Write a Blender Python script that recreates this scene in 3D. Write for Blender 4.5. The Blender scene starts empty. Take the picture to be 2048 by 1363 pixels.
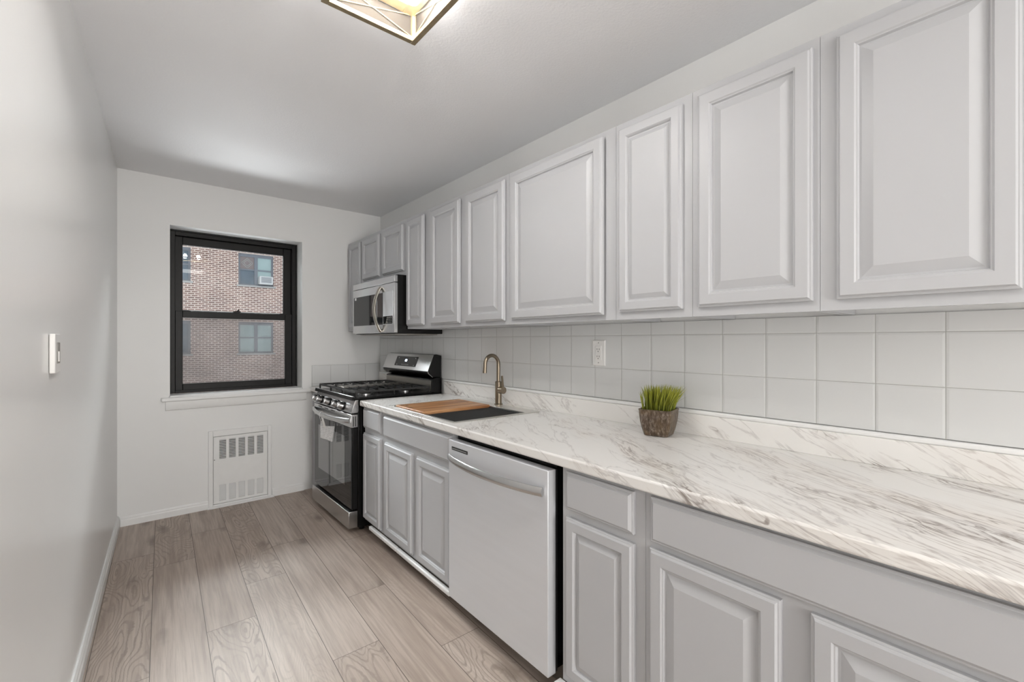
import bpy, bmesh, math, random
from mathutils import Vector, Matrix
random.seed(7)
sc = bpy.context.scene
COL = sc.collection

# ------------------------------------------------------------------ camera
cam_d = bpy.data.cameras.new('camera')
cam_d.sensor_width = 36.0
cam_d.lens = 902.4 / 2048 * 36.0
cam_d.clip_start = 0.05
cam = bpy.data.objects.new('camera', cam_d)
cam.location = (-1.852, -4.163, 1.2925)
cam.rotation_euler = (math.pi / 2, 0, -0.7024)
COL.objects.link(cam)
sc.camera = cam

# ------------------------------------------------------------------ daylight and exposure
w = bpy.data.worlds.new('daylight')
sc.world = w
w.use_nodes = True
bg = w.node_tree.nodes['Background']
bg.inputs['Color'].default_value = (0.93, 0.96, 1.0, 1)
bg.inputs['Strength'].default_value = 0.54
sc.view_settings.view_transform = 'Standard'
sc.view_settings.look = 'None'
sc.view_settings.gamma = 1.0
sc.view_settings.use_curve_mapping = False
sc.view_settings.exposure = 0.70
LAMP_W = 26.0


def area(name, loc, rot, size, energy, color=(1, 1, 1)):
    d = bpy.data.lights.new(name, 'AREA')
    d.shape = 'RECTANGLE'
    d.size, d.size_y = size
    d.energy = energy
    d.color = color
    o = bpy.data.objects.new(name, d)
    o.location = loc
    o.rotation_euler = rot
    COL.objects.link(o)
    return o


# fill lamps added behind the camera, and area lamps for daylight outside the window
area('rear_fill', (-1.72, -7.7, 1.3), (math.radians(90), 0, 0), (1.0, 2.1), 55, (1.0, 0.99, 0.97))  # unseen fill lamp, added; the back wall holds no window
area('overhead_fill', (-1.25, -4.75, 2.47), (0, 0, 0), (0.7, 0.5), 3, (1.0, 0.97, 0.93))  # added fill from above, out of view, to brighten worktop and ceiling
area('yard_ground_bounce', (-1.0, 3.2, -1.2), (math.radians(-125), 0, 0), (5.0, 2.6), 480, (0.98, 0.98, 1.0))
area('yard_sky', (-1.17, 2.4, 3.9), (math.radians(-48), 0, 0), (3.4, 2.2), 1150, (0.97, 0.985, 1.0))

# ------------------------------------------------------------------ room measures
H = 2.494            # ceiling
YB = -8.0            # back end of the long room, behind the camera
def XL(y): return -1.9205 + 0.0484 * y      # the left wall is a little out of square
PHI = -0.0195        # the base run is a little out of square too
TOP = 0.893
UND = 0.855

# ------------------------------------------------------------------ helpers
ROOTS = {}


def tag(o, label=None, cat=None, group=None, kind=None):
    if label: o['label'] = label
    if cat: o['category'] = cat
    if group: o['group'] = group
    if kind: o['kind'] = kind
    return o


def root(name, label, cat, base=(0, 0, 0), run=False, group=None, kind=None, rot=0.0):
    """Empty at the base of a thing; run=True: coordinates are in the base run's own frame."""
    o = bpy.data.objects.new(name, None)
    o.empty_display_size = 0.1
    b = Vector(base)
    if run:
        o.rotation_euler = (0, 0, PHI)
        o.location = Vector((-0.650, 0, 0)) + Matrix.Rotation(PHI, 3, 'Z') @ b
    else:
        o.location = b
        o.rotation_euler = (0, 0, rot)
    COL.objects.link(o)
    ROOTS[o.name] = b
    return tag(o, label, cat, group, kind)


def base_of(parent):
    while parent is not None and parent.name not in ROOTS:
        parent = parent.parent
    return ROOTS[parent.name] if parent is not None else Vector((0, 0, 0))


class MB:
    def __init__(self):
        self.v = []
        self.f = []

    def add(self, verts, faces):
        n = len(self.v)
        self.v += [tuple(p) for p in verts]
        self.f += [tuple(i + n for i in f) for f in faces]
        return self

    def box(self, x0, x1, y0, y1, z0, z1):
        if x0 > x1: x0, x1 = x1, x0
        if y0 > y1: y0, y1 = y1, y0
        if z0 > z1: z0, z1 = z1, z0
        return self.add([(x0, y0, z0), (x1, y0, z0), (x1, y1, z0), (x0, y1, z0), (x0, y0, z1), (x1, y0, z1), (x1, y1, z1), (x0, y1, z1)],
                        [(0, 3, 2, 1), (4, 5, 6, 7), (0, 1, 5, 4), (1, 2, 6, 5), (2, 3, 7, 6), (3, 0, 4, 7)])

    def prism(self, prof, a0, a1, axis='y'):
        """closed profile swept along an axis. axis y: prof = (x,z); axis x: (y,z); axis z: (x,y)"""
        n = len(prof)
        def P(p, a):
            return {'y': (p[0], a, p[1]), 'x': (a, p[0], p[1]), 'z': (p[0], p[1], a)}[axis]
        vs = [P(p, a0) for p in prof] + [P(p, a1) for p in prof]
        fs = [tuple(range(n)), tuple(range(2 * n - 1, n - 1, -1))]
        for i in range(n):
            j = (i + 1) % n
            fs.append((i, i + n, j + n, j))
        return self.add(vs, fs)

    def loft(self, y0, y1, z0, z1, rings, x):
        """concentric rectangles facing -x. rings: (inset, height towards -x); y0 > y1"""
        vs = []
        for ins, h in rings:
            vs += [(x - h, y0 - ins, z0 + ins), (x - h, y1 + ins, z0 + ins), (x - h, y1 + ins, z1 - ins), (x - h, y0 - ins, z1 - ins)]
        fs = [(0, 1, 2, 3)]
        for k in range(len(rings) - 1):
            a = 4 * k
            for i in range(4):
                j = (i + 1) % 4
                fs.append((a + i, a + 4 + i, a + 4 + j, a + j))
        a = 4 * (len(rings) - 1)
        fs.append((a + 3, a + 2, a + 1, a))
        return self.add(vs, fs)

    def tube(self, pts, r, n=12, caps=True, rs=None):
        pts = [Vector(p) for p in pts]
        m = len(pts)
        vs = []
        up = None
        for i, p in enumerate(pts):
            t = (pts[min(i + 1, m - 1)] - pts[max(i - 1, 0)]).normalized()
            if up is None:
                up = Vector((0, 0, 1)) if abs(t.z) < .9 else Vector((1, 0, 0))
            a = t.cross(up)
            if a.length < 1e-6: a = t.cross(Vector((0, 1, 0)))
            a.normalize()
            b = a.cross(t).normalized()
            up = b
            rr = rs[i] if rs else r
            ra, rb = rr if isinstance(rr, tuple) else (rr, rr)
            for k in range(n):
                q = 2 * math.pi * (k + .5) / n
                vs.append(p + a * math.cos(q) * ra + b * math.sin(q) * rb)
        fs = []
        for i in range(m - 1):
            for k in range(n):
                l = (k + 1) % n
                fs.append((i * n + k, i * n + l, (i + 1) * n + l, (i + 1) * n + k))
        if caps:
            fs.append(tuple(range(n - 1, -1, -1)))
            fs.append(tuple((m - 1) * n + k for k in range(n)))
        return self.add(vs, fs)

    def cyl(self, p0, p1, r, n=24, r1=None):
        return self.tube([p0, p1], r, n, rs=[r, r if r1 is None else r1])

    def lathe(self, c, prof, n=28):
        """prof: (radius, z) about a vertical axis at c"""
        vs = []
        for r, z in prof:
            for k in range(n):
                q = 2 * math.pi * k / n
                vs.append((c[0] + r * math.cos(q), c[1] + r * math.sin(q), c[2] + z))
        fs = []
        for i in range(len(prof) - 1):
            for k in range(n):
                l = (k + 1) % n
                fs.append((i * n + k, i * n + l, (i + 1) * n + l, (i + 1) * n + k))
        fs.append(tuple(range(n - 1, -1, -1)))
        fs.append(tuple((len(prof) - 1) * n + k for k in range(n)))
        return self.add(vs, fs)

    def build(self, name, mat, parent=None, bevel=0.0, smooth=False, seg=2, angle=40):
        b = base_of(parent)
        if parent is None:
            xs = [p[0] for p in self.v]; ys = [p[1] for p in self.v]; zs = [p[2] for p in self.v]
            b = Vector(((min(xs) + max(xs)) / 2, (min(ys) + max(ys)) / 2, min(zs)))
        me = bpy.data.meshes.new(name)
        me.from_pydata([(p[0] - b[0], p[1] - b[1], p[2] - b[2]) for p in self.v], [], self.f)
        bm = bmesh.new(); bm.from_mesh(me)
        bmesh.ops.recalc_face_normals(bm, faces=bm.faces)
        bm.to_mesh(me); bm.free()
        me.materials.append(mat)
        o = bpy.data.objects.new(name, me)
        COL.objects.link(o)
        if parent is not None:
            o.parent = parent
        else:
            o.location = b
        if bevel:
            m = o.modifiers.new('bevel', 'BEVEL'); m.width = bevel; m.segments = seg
            m.limit_method = 'ANGLE'; m.angle_limit = math.radians(angle)
        if smooth or bevel:
            me.polygons.foreach_set('use_smooth', [True] * len(me.polygons))
            if hasattr(me, 'set_sharp_from_angle'):
                me.set_sharp_from_angle(angle=math.radians(38))
        return o


# ------------------------------------------------------------------ materials
def new_mat(name):
    m = bpy.data.materials.new(name)
    m.use_nodes = True
    nt = m.node_tree
    return m, nt, nt.nodes['Principled BSDF']


def N(nt, typ, **kw):
    n = nt.nodes.new(typ)
    for k, v in kw.items():
        if k.startswith('i_'):
            n.inputs[k[2:].replace('_', ' ')].default_value = v
        else:
            setattr(n, k, v)
    return n


def L(nt, a, b): nt.links.new(a, b)


def ramp(nt, fac, stops):
    r = nt.nodes.new('ShaderNodeValToRGB')
    e = r.color_ramp.elements
    while len(e) < len(stops): e.new(0.5)
    for i, (p, c) in enumerate(stops):
        e[i].position = p
        e[i].color = (c, c, c, 1) if isinstance(c, (int, float)) else (*c, 1)
    L(nt, fac, r.inputs[0])
    return r.outputs[0]


def mix(nt, fac, a, b, mode='MIX'):
    m = nt.nodes.new('ShaderNodeMix'); m.data_type = 'RGBA'; m.blend_type = mode
    for sock, v in ((m.inputs[0], fac), (m.inputs[6], a), (m.inputs[7], b)):
        if hasattr(v, 'links'): L(nt, v, sock)
        elif isinstance(v, (int, float)): sock.default_value = v
        else: sock.default_value = (*v, 1)
    return m.outputs[2]


def math_n(nt, op, a, b=None, c=None):
    m = nt.nodes.new('ShaderNodeMath'); m.operation = op
    for i, v in enumerate((a, b, c)):
        if v is None: continue
        if hasattr(v, 'links'): L(nt, v, m.inputs[i])
        else: m.inputs[i].default_value = v
    return m.outputs[0]


def world_pos(nt):
    g = nt.nodes.new('ShaderNodeNewGeometry')
    return g.outputs['Position']


def plain(name, col, rough=0.5, metal=0.0, noise=0.03, nscale=6.0, bump=0.0, bscale=200.0, coat=0.0, spec=None):
    m, nt, p = new_mat(name)
    pos = world_pos(nt)
    nz = N(nt, 'ShaderNodeTexNoise'); nz.inputs['Scale'].default_value = nscale; nz.inputs['Detail'].default_value = 3
    L(nt, pos, nz.inputs['Vector'])
    a = tuple(max(0, c * (1 - noise)) for c in col); b = tuple(min(1, c * (1 + noise)) for c in col)
    L(nt, mix(nt, nz.outputs[0], a, b), p.inputs['Base Color'])
    p.inputs['Roughness'].default_value = rough
    p.inputs['Metallic'].default_value = metal
    if coat: p.inputs['Coat Weight'].default_value = coat
    if spec is not None: p.inputs['Specular IOR Level'].default_value = spec
    if bump:
        n2 = N(nt, 'ShaderNodeTexNoise'); n2.inputs['Scale'].default_value = bscale; n2.inputs['Detail'].default_value = 2
        L(nt, pos, n2.inputs['Vector'])
        bp = N(nt, 'ShaderNodeBump'); bp.inputs['Strength'].default_value = bump; bp.inputs['Distance'].default_value = 0.002
        L(nt, n2.outputs[0], bp.inputs['Height']); L(nt, bp.outputs[0], p.inputs['Normal'])
    return m


def brushed(name, col, rough, stretch=(1, 1, 1), metal=1.0, amp=0.03, bump=0.02):
    m, nt, p = new_mat(name)
    pos = world_pos(nt)
    mp = N(nt, 'ShaderNodeMapping'); mp.inputs['Scale'].default_value = stretch
    L(nt, pos, mp.inputs['Vector'])
    nz = N(nt, 'ShaderNodeTexNoise'); nz.inputs['Scale'].default_value = 40; nz.inputs['Detail'].default_value = 3
    L(nt, mp.outputs[0], nz.inputs['Vector'])
    L(nt, mix(nt, nz.outputs[0], tuple(c * (1 - amp) for c in col), tuple(min(1, c * (1 + amp)) for c in col)), p.inputs['Base Color'])
    p.inputs['Metallic'].default_value = metal
    p.inputs['Roughness'].default_value = rough
    bp = N(nt, 'ShaderNodeBump'); bp.inputs['Strength'].default_value = bump; bp.inputs['Distance'].default_value = 0.001
    L(nt, nz.outputs[0], bp.inputs['Height']); L(nt, bp.outputs[0], p.inputs['Normal'])
    return m


M = {}
M['wall'] = plain('wall_paint', (0.83, 0.83, 0.82), 0.42, noise=0.02, nscale=2, bump=0.05, bscale=60)
M['wall_left'] = plain('left_wall_paint', (0.85, 0.845, 0.835), 0.28, noise=0.02, nscale=2, bump=0.12, bscale=9)
M['ceiling'] = plain('ceiling_paint', (0.90, 0.90, 0.91), 0.6, noise=0.015, nscale=1.5, bump=0.45, bscale=110)
M['trim'] = plain('white_gloss_trim', (0.84, 0.84, 0.83), 0.3, noise=0.03, nscale=20, bump=0.08, bscale=40)
M['cab'] = plain('cabinet_paint', (0.52, 0.525, 0.54), 0.40, noise=0.012, nscale=3, bump=0.03, bscale=80, spec=0.28)
M['dark_brown'] = plain('dark_brown_matte', (0.10, 0.085, 0.07), 0.7, noise=0.1)
M['black_frame'] = plain('black_window_frame', (0.008, 0.0075, 0.007), 0.42, noise=0.25, nscale=30, bump=0.1, bscale=90, spec=0.25)
M['black'] = plain('black_enamel', (0.006, 0.006, 0.006), 0.25, noise=0.1, spec=0.3)
M['black_matte'] = plain('black_cast_iron', (0.018, 0.018, 0.018), 0.45, noise=0.2, nscale=60, bump=0.15, bscale=400)
M['black_glass'] = plain('black_glass', (0.014, 0.015, 0.016), 0.06, noise=0.02, spec=0.4)
M['oven_glass'] = plain('dark_oven_glass', (0.020, 0.021, 0.022), 0.03, noise=0.02, spec=0.4)
M['oven_window'] = plain('reflective_oven_window', (0.05, 0.052, 0.054), 0.03, noise=0.02, coat=0.8, spec=0.9)
M['steel'] = brushed('brushed_stainless', (0.60, 0.60, 0.60), 0.26, (1, 0.05, 1))
M['steel_soft'] = brushed('soft_stainless', (0.74, 0.755, 0.785), 0.42, (1, 0.03, 1), metal=0.3, bump=0.03)
M['steel_dark'] = brushed('edge_stainless', (0.30, 0.28, 0.25), 0.35, (1, 1, 0.05))
M['steel_rim'] = brushed('sink_stainless', (0.72, 0.71, 0.68), 0.34, (1, 0.05, 1))
M['nickel'] = plain('brushed_nickel', (0.27, 0.225, 0.17), 0.30, 1.0, noise=0.05, nscale=30)
M['handle_tan'] = plain('satin_nickel_handle', (0.46, 0.43, 0.38), 0.25, 1.0, noise=0.04)
M['gold'] = plain('aged_gold_leaf', (0.40, 0.32, 0.20), 0.38, 0.75, noise=0.22, nscale=45, bump=0.15, bscale=120)
M['plastic'] = plain('white_plastic', (0.86, 0.85, 0.83), 0.3, noise=0.01)
M['plastic_grey'] = plain('grey_plastic', (0.30, 0.29, 0.27), 0.4, noise=0.02)
M['slot'] = plain('dark_slot', (0.02, 0.02, 0.02), 0.6)
M['vent_dark'] = plain('vent_cavity', (0.10, 0.10, 0.10), 0.7)
M['paper'] = None


def mat_paper():
    m, nt, p = new_mat('printed_tag_paper')
    pos = world_pos(nt)
    sp = N(nt, 'ShaderNodeSeparateXYZ'); L(nt, pos, sp.inputs[0])
    a = math_n(nt, 'SINE', math_n(nt, 'MULTIPLY', sp.outputs[2], 520.0))
    nz = N(nt, 'ShaderNodeTexNoise'); nz.inputs['Scale'].default_value = 60; L(nt, pos, nz.inputs['Vector'])
    f = math_n(nt, 'MULTIPLY', math_n(nt, 'GREATER_THAN', a, 0.55), math_n(nt, 'GREATER_THAN', nz.outputs[0], 0.45))
    L(nt, mix(nt, f, (0.82, 0.82, 0.82), (0.55, 0.55, 0.55)), p.inputs['Base Color'])
    p.inputs['Roughness'].default_value = 0.6
    return m


M['paper'] = mat_paper()


def mat_floor():
    m, nt, p = new_mat('oak_plank_floor')
    pos = world_pos(nt)
    sp = N(nt, 'ShaderNodeSeparateXYZ'); L(nt, pos, sp.inputs[0])
    X, Y = sp.outputs[0], sp.outputs[1]
    u = math_n(nt, 'DIVIDE', math_n(nt, 'ADD', math_n(nt, 'SUBTRACT', X, math_n(nt, 'MULTIPLY', Y, 0.043)), 1.712 + 1.95), 0.195)
    col = math_n(nt, 'FLOOR', u)
    fu = math_n(nt, 'FRACT', u)
    wn = N(nt, 'ShaderNodeTexWhiteNoise', noise_dimensions='1D'); L(nt, col, wn.inputs['W'])
    v = math_n(nt, 'ADD', math_n(nt, 'DIVIDE', Y, 1.28), math_n(nt, 'ADD', math_n(nt, 'MULTIPLY', wn.outputs[0], 1.0), 20.0))
    row = math_n(nt, 'FLOOR', v)
    fv = math_n(nt, 'FRACT', v)
    cmb = N(nt, 'ShaderNodeCombineXYZ'); L(nt, col, cmb.inputs[0]); L(nt, row, cmb.inputs[1])
    w2 = N(nt, 'ShaderNodeTexWhiteNoise', noise_dimensions='2D'); L(nt, cmb.outputs[0], w2.inputs['Vector'])
    rnd = w2.outputs[0]
    w3 = N(nt, 'ShaderNodeTexWhiteNoise', noise_dimensions='3D')
    c3 = N(nt, 'ShaderNodeCombineXYZ'); L(nt, col, c3.inputs[0]); L(nt, row, c3.inputs[1]); c3.inputs[2].default_value = 3.3
    L(nt, c3.outputs[0], w3.inputs['Vector'])
    rnd2 = w3.outputs[0]
    # plank-local coordinate: across (m) and along (m), shifted per plank
    ac = math_n(nt, 'MULTIPLY', fu, 0.195)
    al = math_n(nt, 'ADD', Y, math_n(nt, 'MULTIPLY', rnd, 37.0))
    pc = N(nt, 'ShaderNodeCombineXYZ'); L(nt, ac, pc.inputs[0]); L(nt, al, pc.inputs[1]); L(nt, math_n(nt, 'MULTIPLY', rnd2, 9.0), pc.inputs[2])
    # fine grain
    mp = N(nt, 'ShaderNodeMapping'); mp.inputs['Scale'].default_value = (90, 3.0, 1); L(nt, pc.outputs[0], mp.inputs['Vector'])
    g1 = N(nt, 'ShaderNodeTexNoise'); g1.inputs['Scale'].default_value = 1.0; g1.inputs['Detail'].default_value = 5; g1.inputs['Roughness'].default_value = 0.6
    L(nt, mp.outputs[0], g1.inputs['Vector'])
    # broad stain bands
    mp2 = N(nt, 'ShaderNodeMapping'); mp2.inputs['Scale'].default_value = (16, 1.5, 1); L(nt, pc.outputs[0], mp2.inputs['Vector'])
    g2 = N(nt, 'ShaderNodeTexNoise'); g2.inputs['Scale'].default_value = 1.0; g2.inputs['Detail'].default_value = 4; g2.inputs['Distortion'].default_value = 0.8
    L(nt, mp2.outputs[0], g2.inputs['Vector'])
    # cathedral rings
    mp3 = N(nt, 'ShaderNodeMapping'); mp3.inputs['Scale'].default_value = (7.0, 1.6, 1); L(nt, pc.outputs[0], mp3.inputs['Vector'])
    g3 = N(nt, 'ShaderNodeTexNoise'); g3.inputs['Scale'].default_value = 1.0; g3.inputs['Detail'].default_value = 1.5; g3.inputs['Distortion'].default_value = 0.35
    L(nt, mp3.outputs[0], g3.inputs['Vector'])
    fine = N(nt, 'ShaderNodeTexNoise'); fine.inputs['Scale'].default_value = 60; L(nt, pc.outputs[0], fine.inputs['Vector'])
    rg = math_n(nt, 'SINE', math_n(nt, 'ADD', math_n(nt, 'MULTIPLY', g3.outputs[0], 150.0), math_n(nt, 'MULTIPLY', fine.outputs[0], 2.2)))
    rings = math_n(nt, 'MULTIPLY', ramp(nt, rg, [(0.35, 0.0), (0.95, 1.0)]), ramp(nt, rnd2, [(0.50, 0.0), (0.66, 1.0)]))
    ringmask = ramp(nt, g2.outputs[0], [(0.35, 0.25), (0.6, 1.0)])
    rings = math_n(nt, 'MULTIPLY', rings, ringmask)
    # knots
    vo = N(nt, 'ShaderNodeTexVoronoi'); vo.inputs['Scale'].default_value = 1.0
    mp4 = N(nt, 'ShaderNodeMapping'); mp4.inputs['Scale'].default_value = (5.5, 1.9, 1); L(nt, pc.outputs[0], mp4.inputs['Vector'])
    mixd = N(nt, 'ShaderNodeVectorMath', operation='ADD'); L(nt, mp4.outputs[0], mixd.inputs[0])
    nd = N(nt, 'ShaderNodeTexNoise'); nd.inputs['Scale'].default_value = 9; L(nt, pc.outputs[0], nd.inputs['Vector'])
    sc_ = N(nt, 'ShaderNodeVectorMath', operation='SCALE'); sc_.inputs['Scale'].default_value = 0.22; L(nt, nd.outputs['Color'], sc_.inputs[0])
    L(nt, sc_.outputs[0], mixd.inputs[1]); L(nt, mixd.outputs[0], vo.inputs['Vector'])
    knot = ramp(nt, vo.outputs['Distance'], [(0.06, 1.0), (0.22, 0.0)])
    base = ramp(nt, g2.outputs[0], [(0.25, (0.33, 0.265, 0.22)), (0.5, (0.465, 0.39, 0.335)), (0.75, (0.54, 0.465, 0.405))])
    tone = mix(nt, rnd, (0.95, 0.92, 0.90), (1.06, 1.06, 1.06))
    c = mix(nt, 1.0, base, tone, 'MULTIPLY')
    c = mix(nt, math_n(nt, 'MULTIPLY', ramp(nt, g1.outputs[0], [(0.40, 1.0), (0.58, 0.0)]), 0.36), c, (0.24, 0.185, 0.15))
    c = mix(nt, math_n(nt, 'MULTIPLY', rings, 0.55), c, (0.19, 0.145, 0.115))
    c = mix(nt, math_n(nt, 'MULTIPLY', knot, 0.55), c, (0.11, 0.08, 0.06))
    # seams
    e1 = math_n(nt, 'LESS_THAN', math_n(nt, 'ABSOLUTE', math_n(nt, 'SUBTRACT', fu, 0.5)), 0.4935)
    e2 = math_n(nt, 'LESS_THAN', math_n(nt, 'ABSOLUTE', math_n(nt, 'SUBTRACT', fv, 0.5)), 0.4991)
    ok = math_n(nt, 'MULTIPLY', e1, e2)
    c = mix(nt, ok, (0.10, 0.075, 0.06), c)
    L(nt, c, p.inputs['Base Color'])
    p.inputs['Roughness'].default_value = 0.5
    h = math_n(nt, 'ADD', math_n(nt, 'MULTIPLY', ok, 1.0), math_n(nt, 'ADD', math_n(nt, 'MULTIPLY', g1.outputs[0], 0.25), math_n(nt, 'MULTIPLY', rings, -0.4)))
    bp = N(nt, 'ShaderNodeBump'); bp.inputs['Strength'].default_value = 0.3; bp.inputs['Distance'].default_value = 0.0015
    L(nt, h, bp.inputs['Height']); L(nt, bp.outputs[0], p.inputs['Normal'])
    return m


def mat_marble():
    m, nt, p = new_mat('marble_laminate')
    pos = world_pos(nt)
    # the sheet is one unrolled pattern: u = x + z carries it round the front edge and up the upstand
    sp = N(nt, 'ShaderNodeSeparateXYZ'); L(nt, pos, sp.inputs[0])
    u = math_n(nt, 'ADD', sp.outputs[0], sp.outputs[2])
    wob = N(nt, 'ShaderNodeTexNoise'); wob.inputs['Scale'].default_value = 1.6; wob.inputs['Detail'].default_value = 2
    L(nt, pos, wob.inputs['Vector'])
    u = math_n(nt, 'ADD', u, math_n(nt, 'MULTIPLY', wob.outputs[0], 0.22))
    al = math_n(nt, 'ADD', math_n(nt, 'MULTIPLY', u, 0.50), math_n(nt, 'MULTIPLY', sp.outputs[1], 0.866))
    ac = math_n(nt, 'SUBTRACT', math_n(nt, 'MULTIPLY', u, 0.866), math_n(nt, 'MULTIPLY', sp.outputs[1], 0.50))
    cb = N(nt, 'ShaderNodeCombineXYZ')
    L(nt, al, cb.inputs[0]); L(nt, ac, cb.inputs[1])
    def noise(scale, det, dist, sc=1.0, rough=0.55, off=(0, 0, 0)):
        mp = N(nt, 'ShaderNodeMapping'); mp.inputs['Scale'].default_value = scale; mp.inputs['Location'].default_value = off
        L(nt, cb.outputs[0], mp.inputs['Vector'])
        n = N(nt, 'ShaderNodeTexNoise'); n.inputs['Scale'].default_value = sc; n.inputs['Detail'].default_value = det
        n.inputs['Distortion'].default_value = dist; n.inputs['Roughness'].default_value = rough
        L(nt, mp.outputs[0], n.inputs['Vector'])
        return n.outputs[0]
    def vein(n, w, c=0.5):
        return ramp(nt, math_n(nt, 'ABSOLUTE', math_n(nt, 'SUBTRACT', n, c)), [(0.0, 1.0), (w, 0.0)])
    clus = ramp(nt, noise((2.0, 5.0, 4.2), 4, 0.9, off=(2.3, 0.4, 1)), [(0.54, 0.0), (0.66, 1.0)])
    clus2 = ramp(nt, noise((1.2, 3.2, 3.2), 2, 0.4, off=(7.3, 2.4, 4)), [(0.52, 0.0), (0.70, 1.0)])
    v1 = vein(noise((6.0, 24, 22), 6, 0.9), 0.045)
    v2 = vein(noise((4.5, 38, 36), 4, 0.35, off=(3, 1, 5)), 0.040, 0.53)
    v3 = vein(noise((1.3, 7, 7), 6, 0.9, off=(1, 9, 2)), 0.014, 0.47)
    haze = ramp(nt, noise((3.0, 13, 13), 5, 0.8, off=(5, 5, 5)), [(0.46, 0.0), (0.70, 1.0)])
    c = mix(nt, clus2, (0.86, 0.845, 0.82), (0.82, 0.785, 0.745))
    c = mix(nt, math_n(nt, 'MULTIPLY', math_n(nt, 'MULTIPLY', haze, clus), 0.55), c, (0.45, 0.40, 0.37))
    c = mix(nt, math_n(nt, 'MULTIPLY', math_n(nt, 'MULTIPLY', v2, clus2), 1.0), c, (0.33, 0.275, 0.24))
    c = mix(nt, math_n(nt, 'MULTIPLY', math_n(nt, 'MULTIPLY', v1, clus), 1.0), c, (0.20, 0.155, 0.13))
    c = mix(nt, math_n(nt, 'MULTIPLY', v3, 0.40), c, (0.35, 0.32, 0.31))
    L(nt, c, p.inputs['Base Color'])
    p.inputs['Roughness'].default_value = 0.30
    return m


def mat_tile(name, axis, size, u0, z0, flip=1):
    """glazed square tiles; axis = world axis index running along the wall"""
    m, nt, p = new_mat(name)
    pos = world_pos(nt)
    sp = N(nt, 'ShaderNodeSeparateXYZ'); L(nt, pos, sp.inputs[0])
    fu = math_n(nt, 'FRACT', math_n(nt, 'DIVIDE', math_n(nt, 'SUBTRACT', sp.outputs[axis], u0 - 40 * size), size))
    fz = math_n(nt, 'FRACT', math_n(nt, 'DIVIDE', math_n(nt, 'SUBTRACT', sp.outputs[2], z0 - 40 * size), size))
    du = math_n(nt, 'SUBTRACT', 0.5, math_n(nt, 'ABSOLUTE', math_n(nt, 'SUBTRACT', fu, 0.5)))
    dz = math_n(nt, 'SUBTRACT', 0.5, math_n(nt, 'ABSOLUTE', math_n(nt, 'SUBTRACT', fz, 0.5)))
    d = math_n(nt, 'MINIMUM', du, dz)
    nz = N(nt, 'ShaderNodeTexNoise'); nz.inputs['Scale'].default_value = 4; L(nt, pos, nz.inputs['Vector'])
    thr = math_n(nt, 'ADD', 0.003, math_n(nt, 'MULTIPLY', nz.outputs[0], 0.007))
    g = math_n(nt, 'LESS_THAN', d, thr)
    tile = mix(nt, nz.outputs[0], (0.70, 0.705, 0.70), (0.73, 0.735, 0.73))
    L(nt, mix(nt, g, tile, (0.42, 0.42, 0.40)), p.inputs['Base Color'])
    L(nt, math_n(nt, 'ADD', 0.14, math_n(nt, 'MULTIPLY', g, 0.4)), p.inputs['Roughness'])
    h = ramp(nt, d, [(0.0, 0.0), (0.045, 1.0)])
    wv = N(nt, 'ShaderNodeTexNoise'); wv.inputs['Scale'].default_value = 7; L(nt, pos, wv.inputs['Vector'])
    hh = math_n(nt, 'ADD', h, math_n(nt, 'MULTIPLY', wv.outputs[0], 0.6))
    bp = N(nt, 'ShaderNodeBump'); bp.inputs['Strength'].default_value = 0.35; bp.inputs['Distance'].default_value = 0.003
    L(nt, hh, bp.inputs['Height']); L(nt, bp.outputs[0], p.inputs['Normal'])
    return m


def mat_wood_board():
    m, nt, p = new_mat('acacia_board_wood')
    pos = world_pos(nt)
    mp = N(nt, 'ShaderNodeMapping'); mp.inputs['Scale'].default_value = (2.0, 26, 10); L(nt, pos, mp.inputs['Vector'])
    n = N(nt, 'ShaderNodeTexNoise'); n.inputs['Scale'].default_value = 1; n.inputs['Detail'].default_value = 5; n.inputs['Distortion'].default_value = 0.6
    L(nt, mp.outputs[0], n.inputs['Vector'])
    L(nt, ramp(nt, n.outputs[0], [(0.3, (0.26, 0.10, 0.035)), (0.5, (0.47, 0.23, 0.095)), (0.7, (0.62, 0.36, 0.18))]), p.inputs['Base Color'])
    p.inputs['Roughness'].default_value = 0.4
    return m


def mat_brick():
    m, nt, p = new_mat('brick_facade')
    pos = world_pos(nt)
    sp = N(nt, 'ShaderNodeSeparateXYZ'); L(nt, pos, sp.inputs[0])
    cb = N(nt, 'ShaderNodeCombineXYZ'); L(nt, sp.outputs[0], cb.inputs[0]); L(nt, sp.outputs[2], cb.inputs[1])
    b = N(nt, 'ShaderNodeTexBrick')
    b.inputs['Scale'].default_value = 1.0
    b.inputs['Brick Width'].default_value = 0.215
    b.inputs['Row Height'].default_value = 0.074
    b.inputs['Mortar Size'].default_value = 0.017
    b.inputs['Mortar Smooth'].default_value = 0.1
    b.inputs['Bias'].default_value = -0.1
    b.inputs['Color1'].default_value = (0.20, 0.10, 0.085, 1)
    b.inputs['Color2'].default_value = (0.44, 0.26, 0.215, 1)
    b.inputs['Mortar'].default_value = (0.92, 0.80, 0.74, 1)
    L(nt, cb.outputs[0], b.inputs['Vector'])
    nz = N(nt, 'ShaderNodeTexNoise'); nz.inputs['Scale'].default_value = 1.2; L(nt, pos, nz.inputs['Vector'])
    L(nt, mix(nt, 1.0, b.outputs[0], mix(nt, nz.outputs[0], (0.8, 0.8, 0.82), (1.15, 1.1, 1.05)), 'MULTIPLY'), p.inputs['Base Color'])
    p.inputs['Roughness'].default_value = 0.9
    return m


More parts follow.
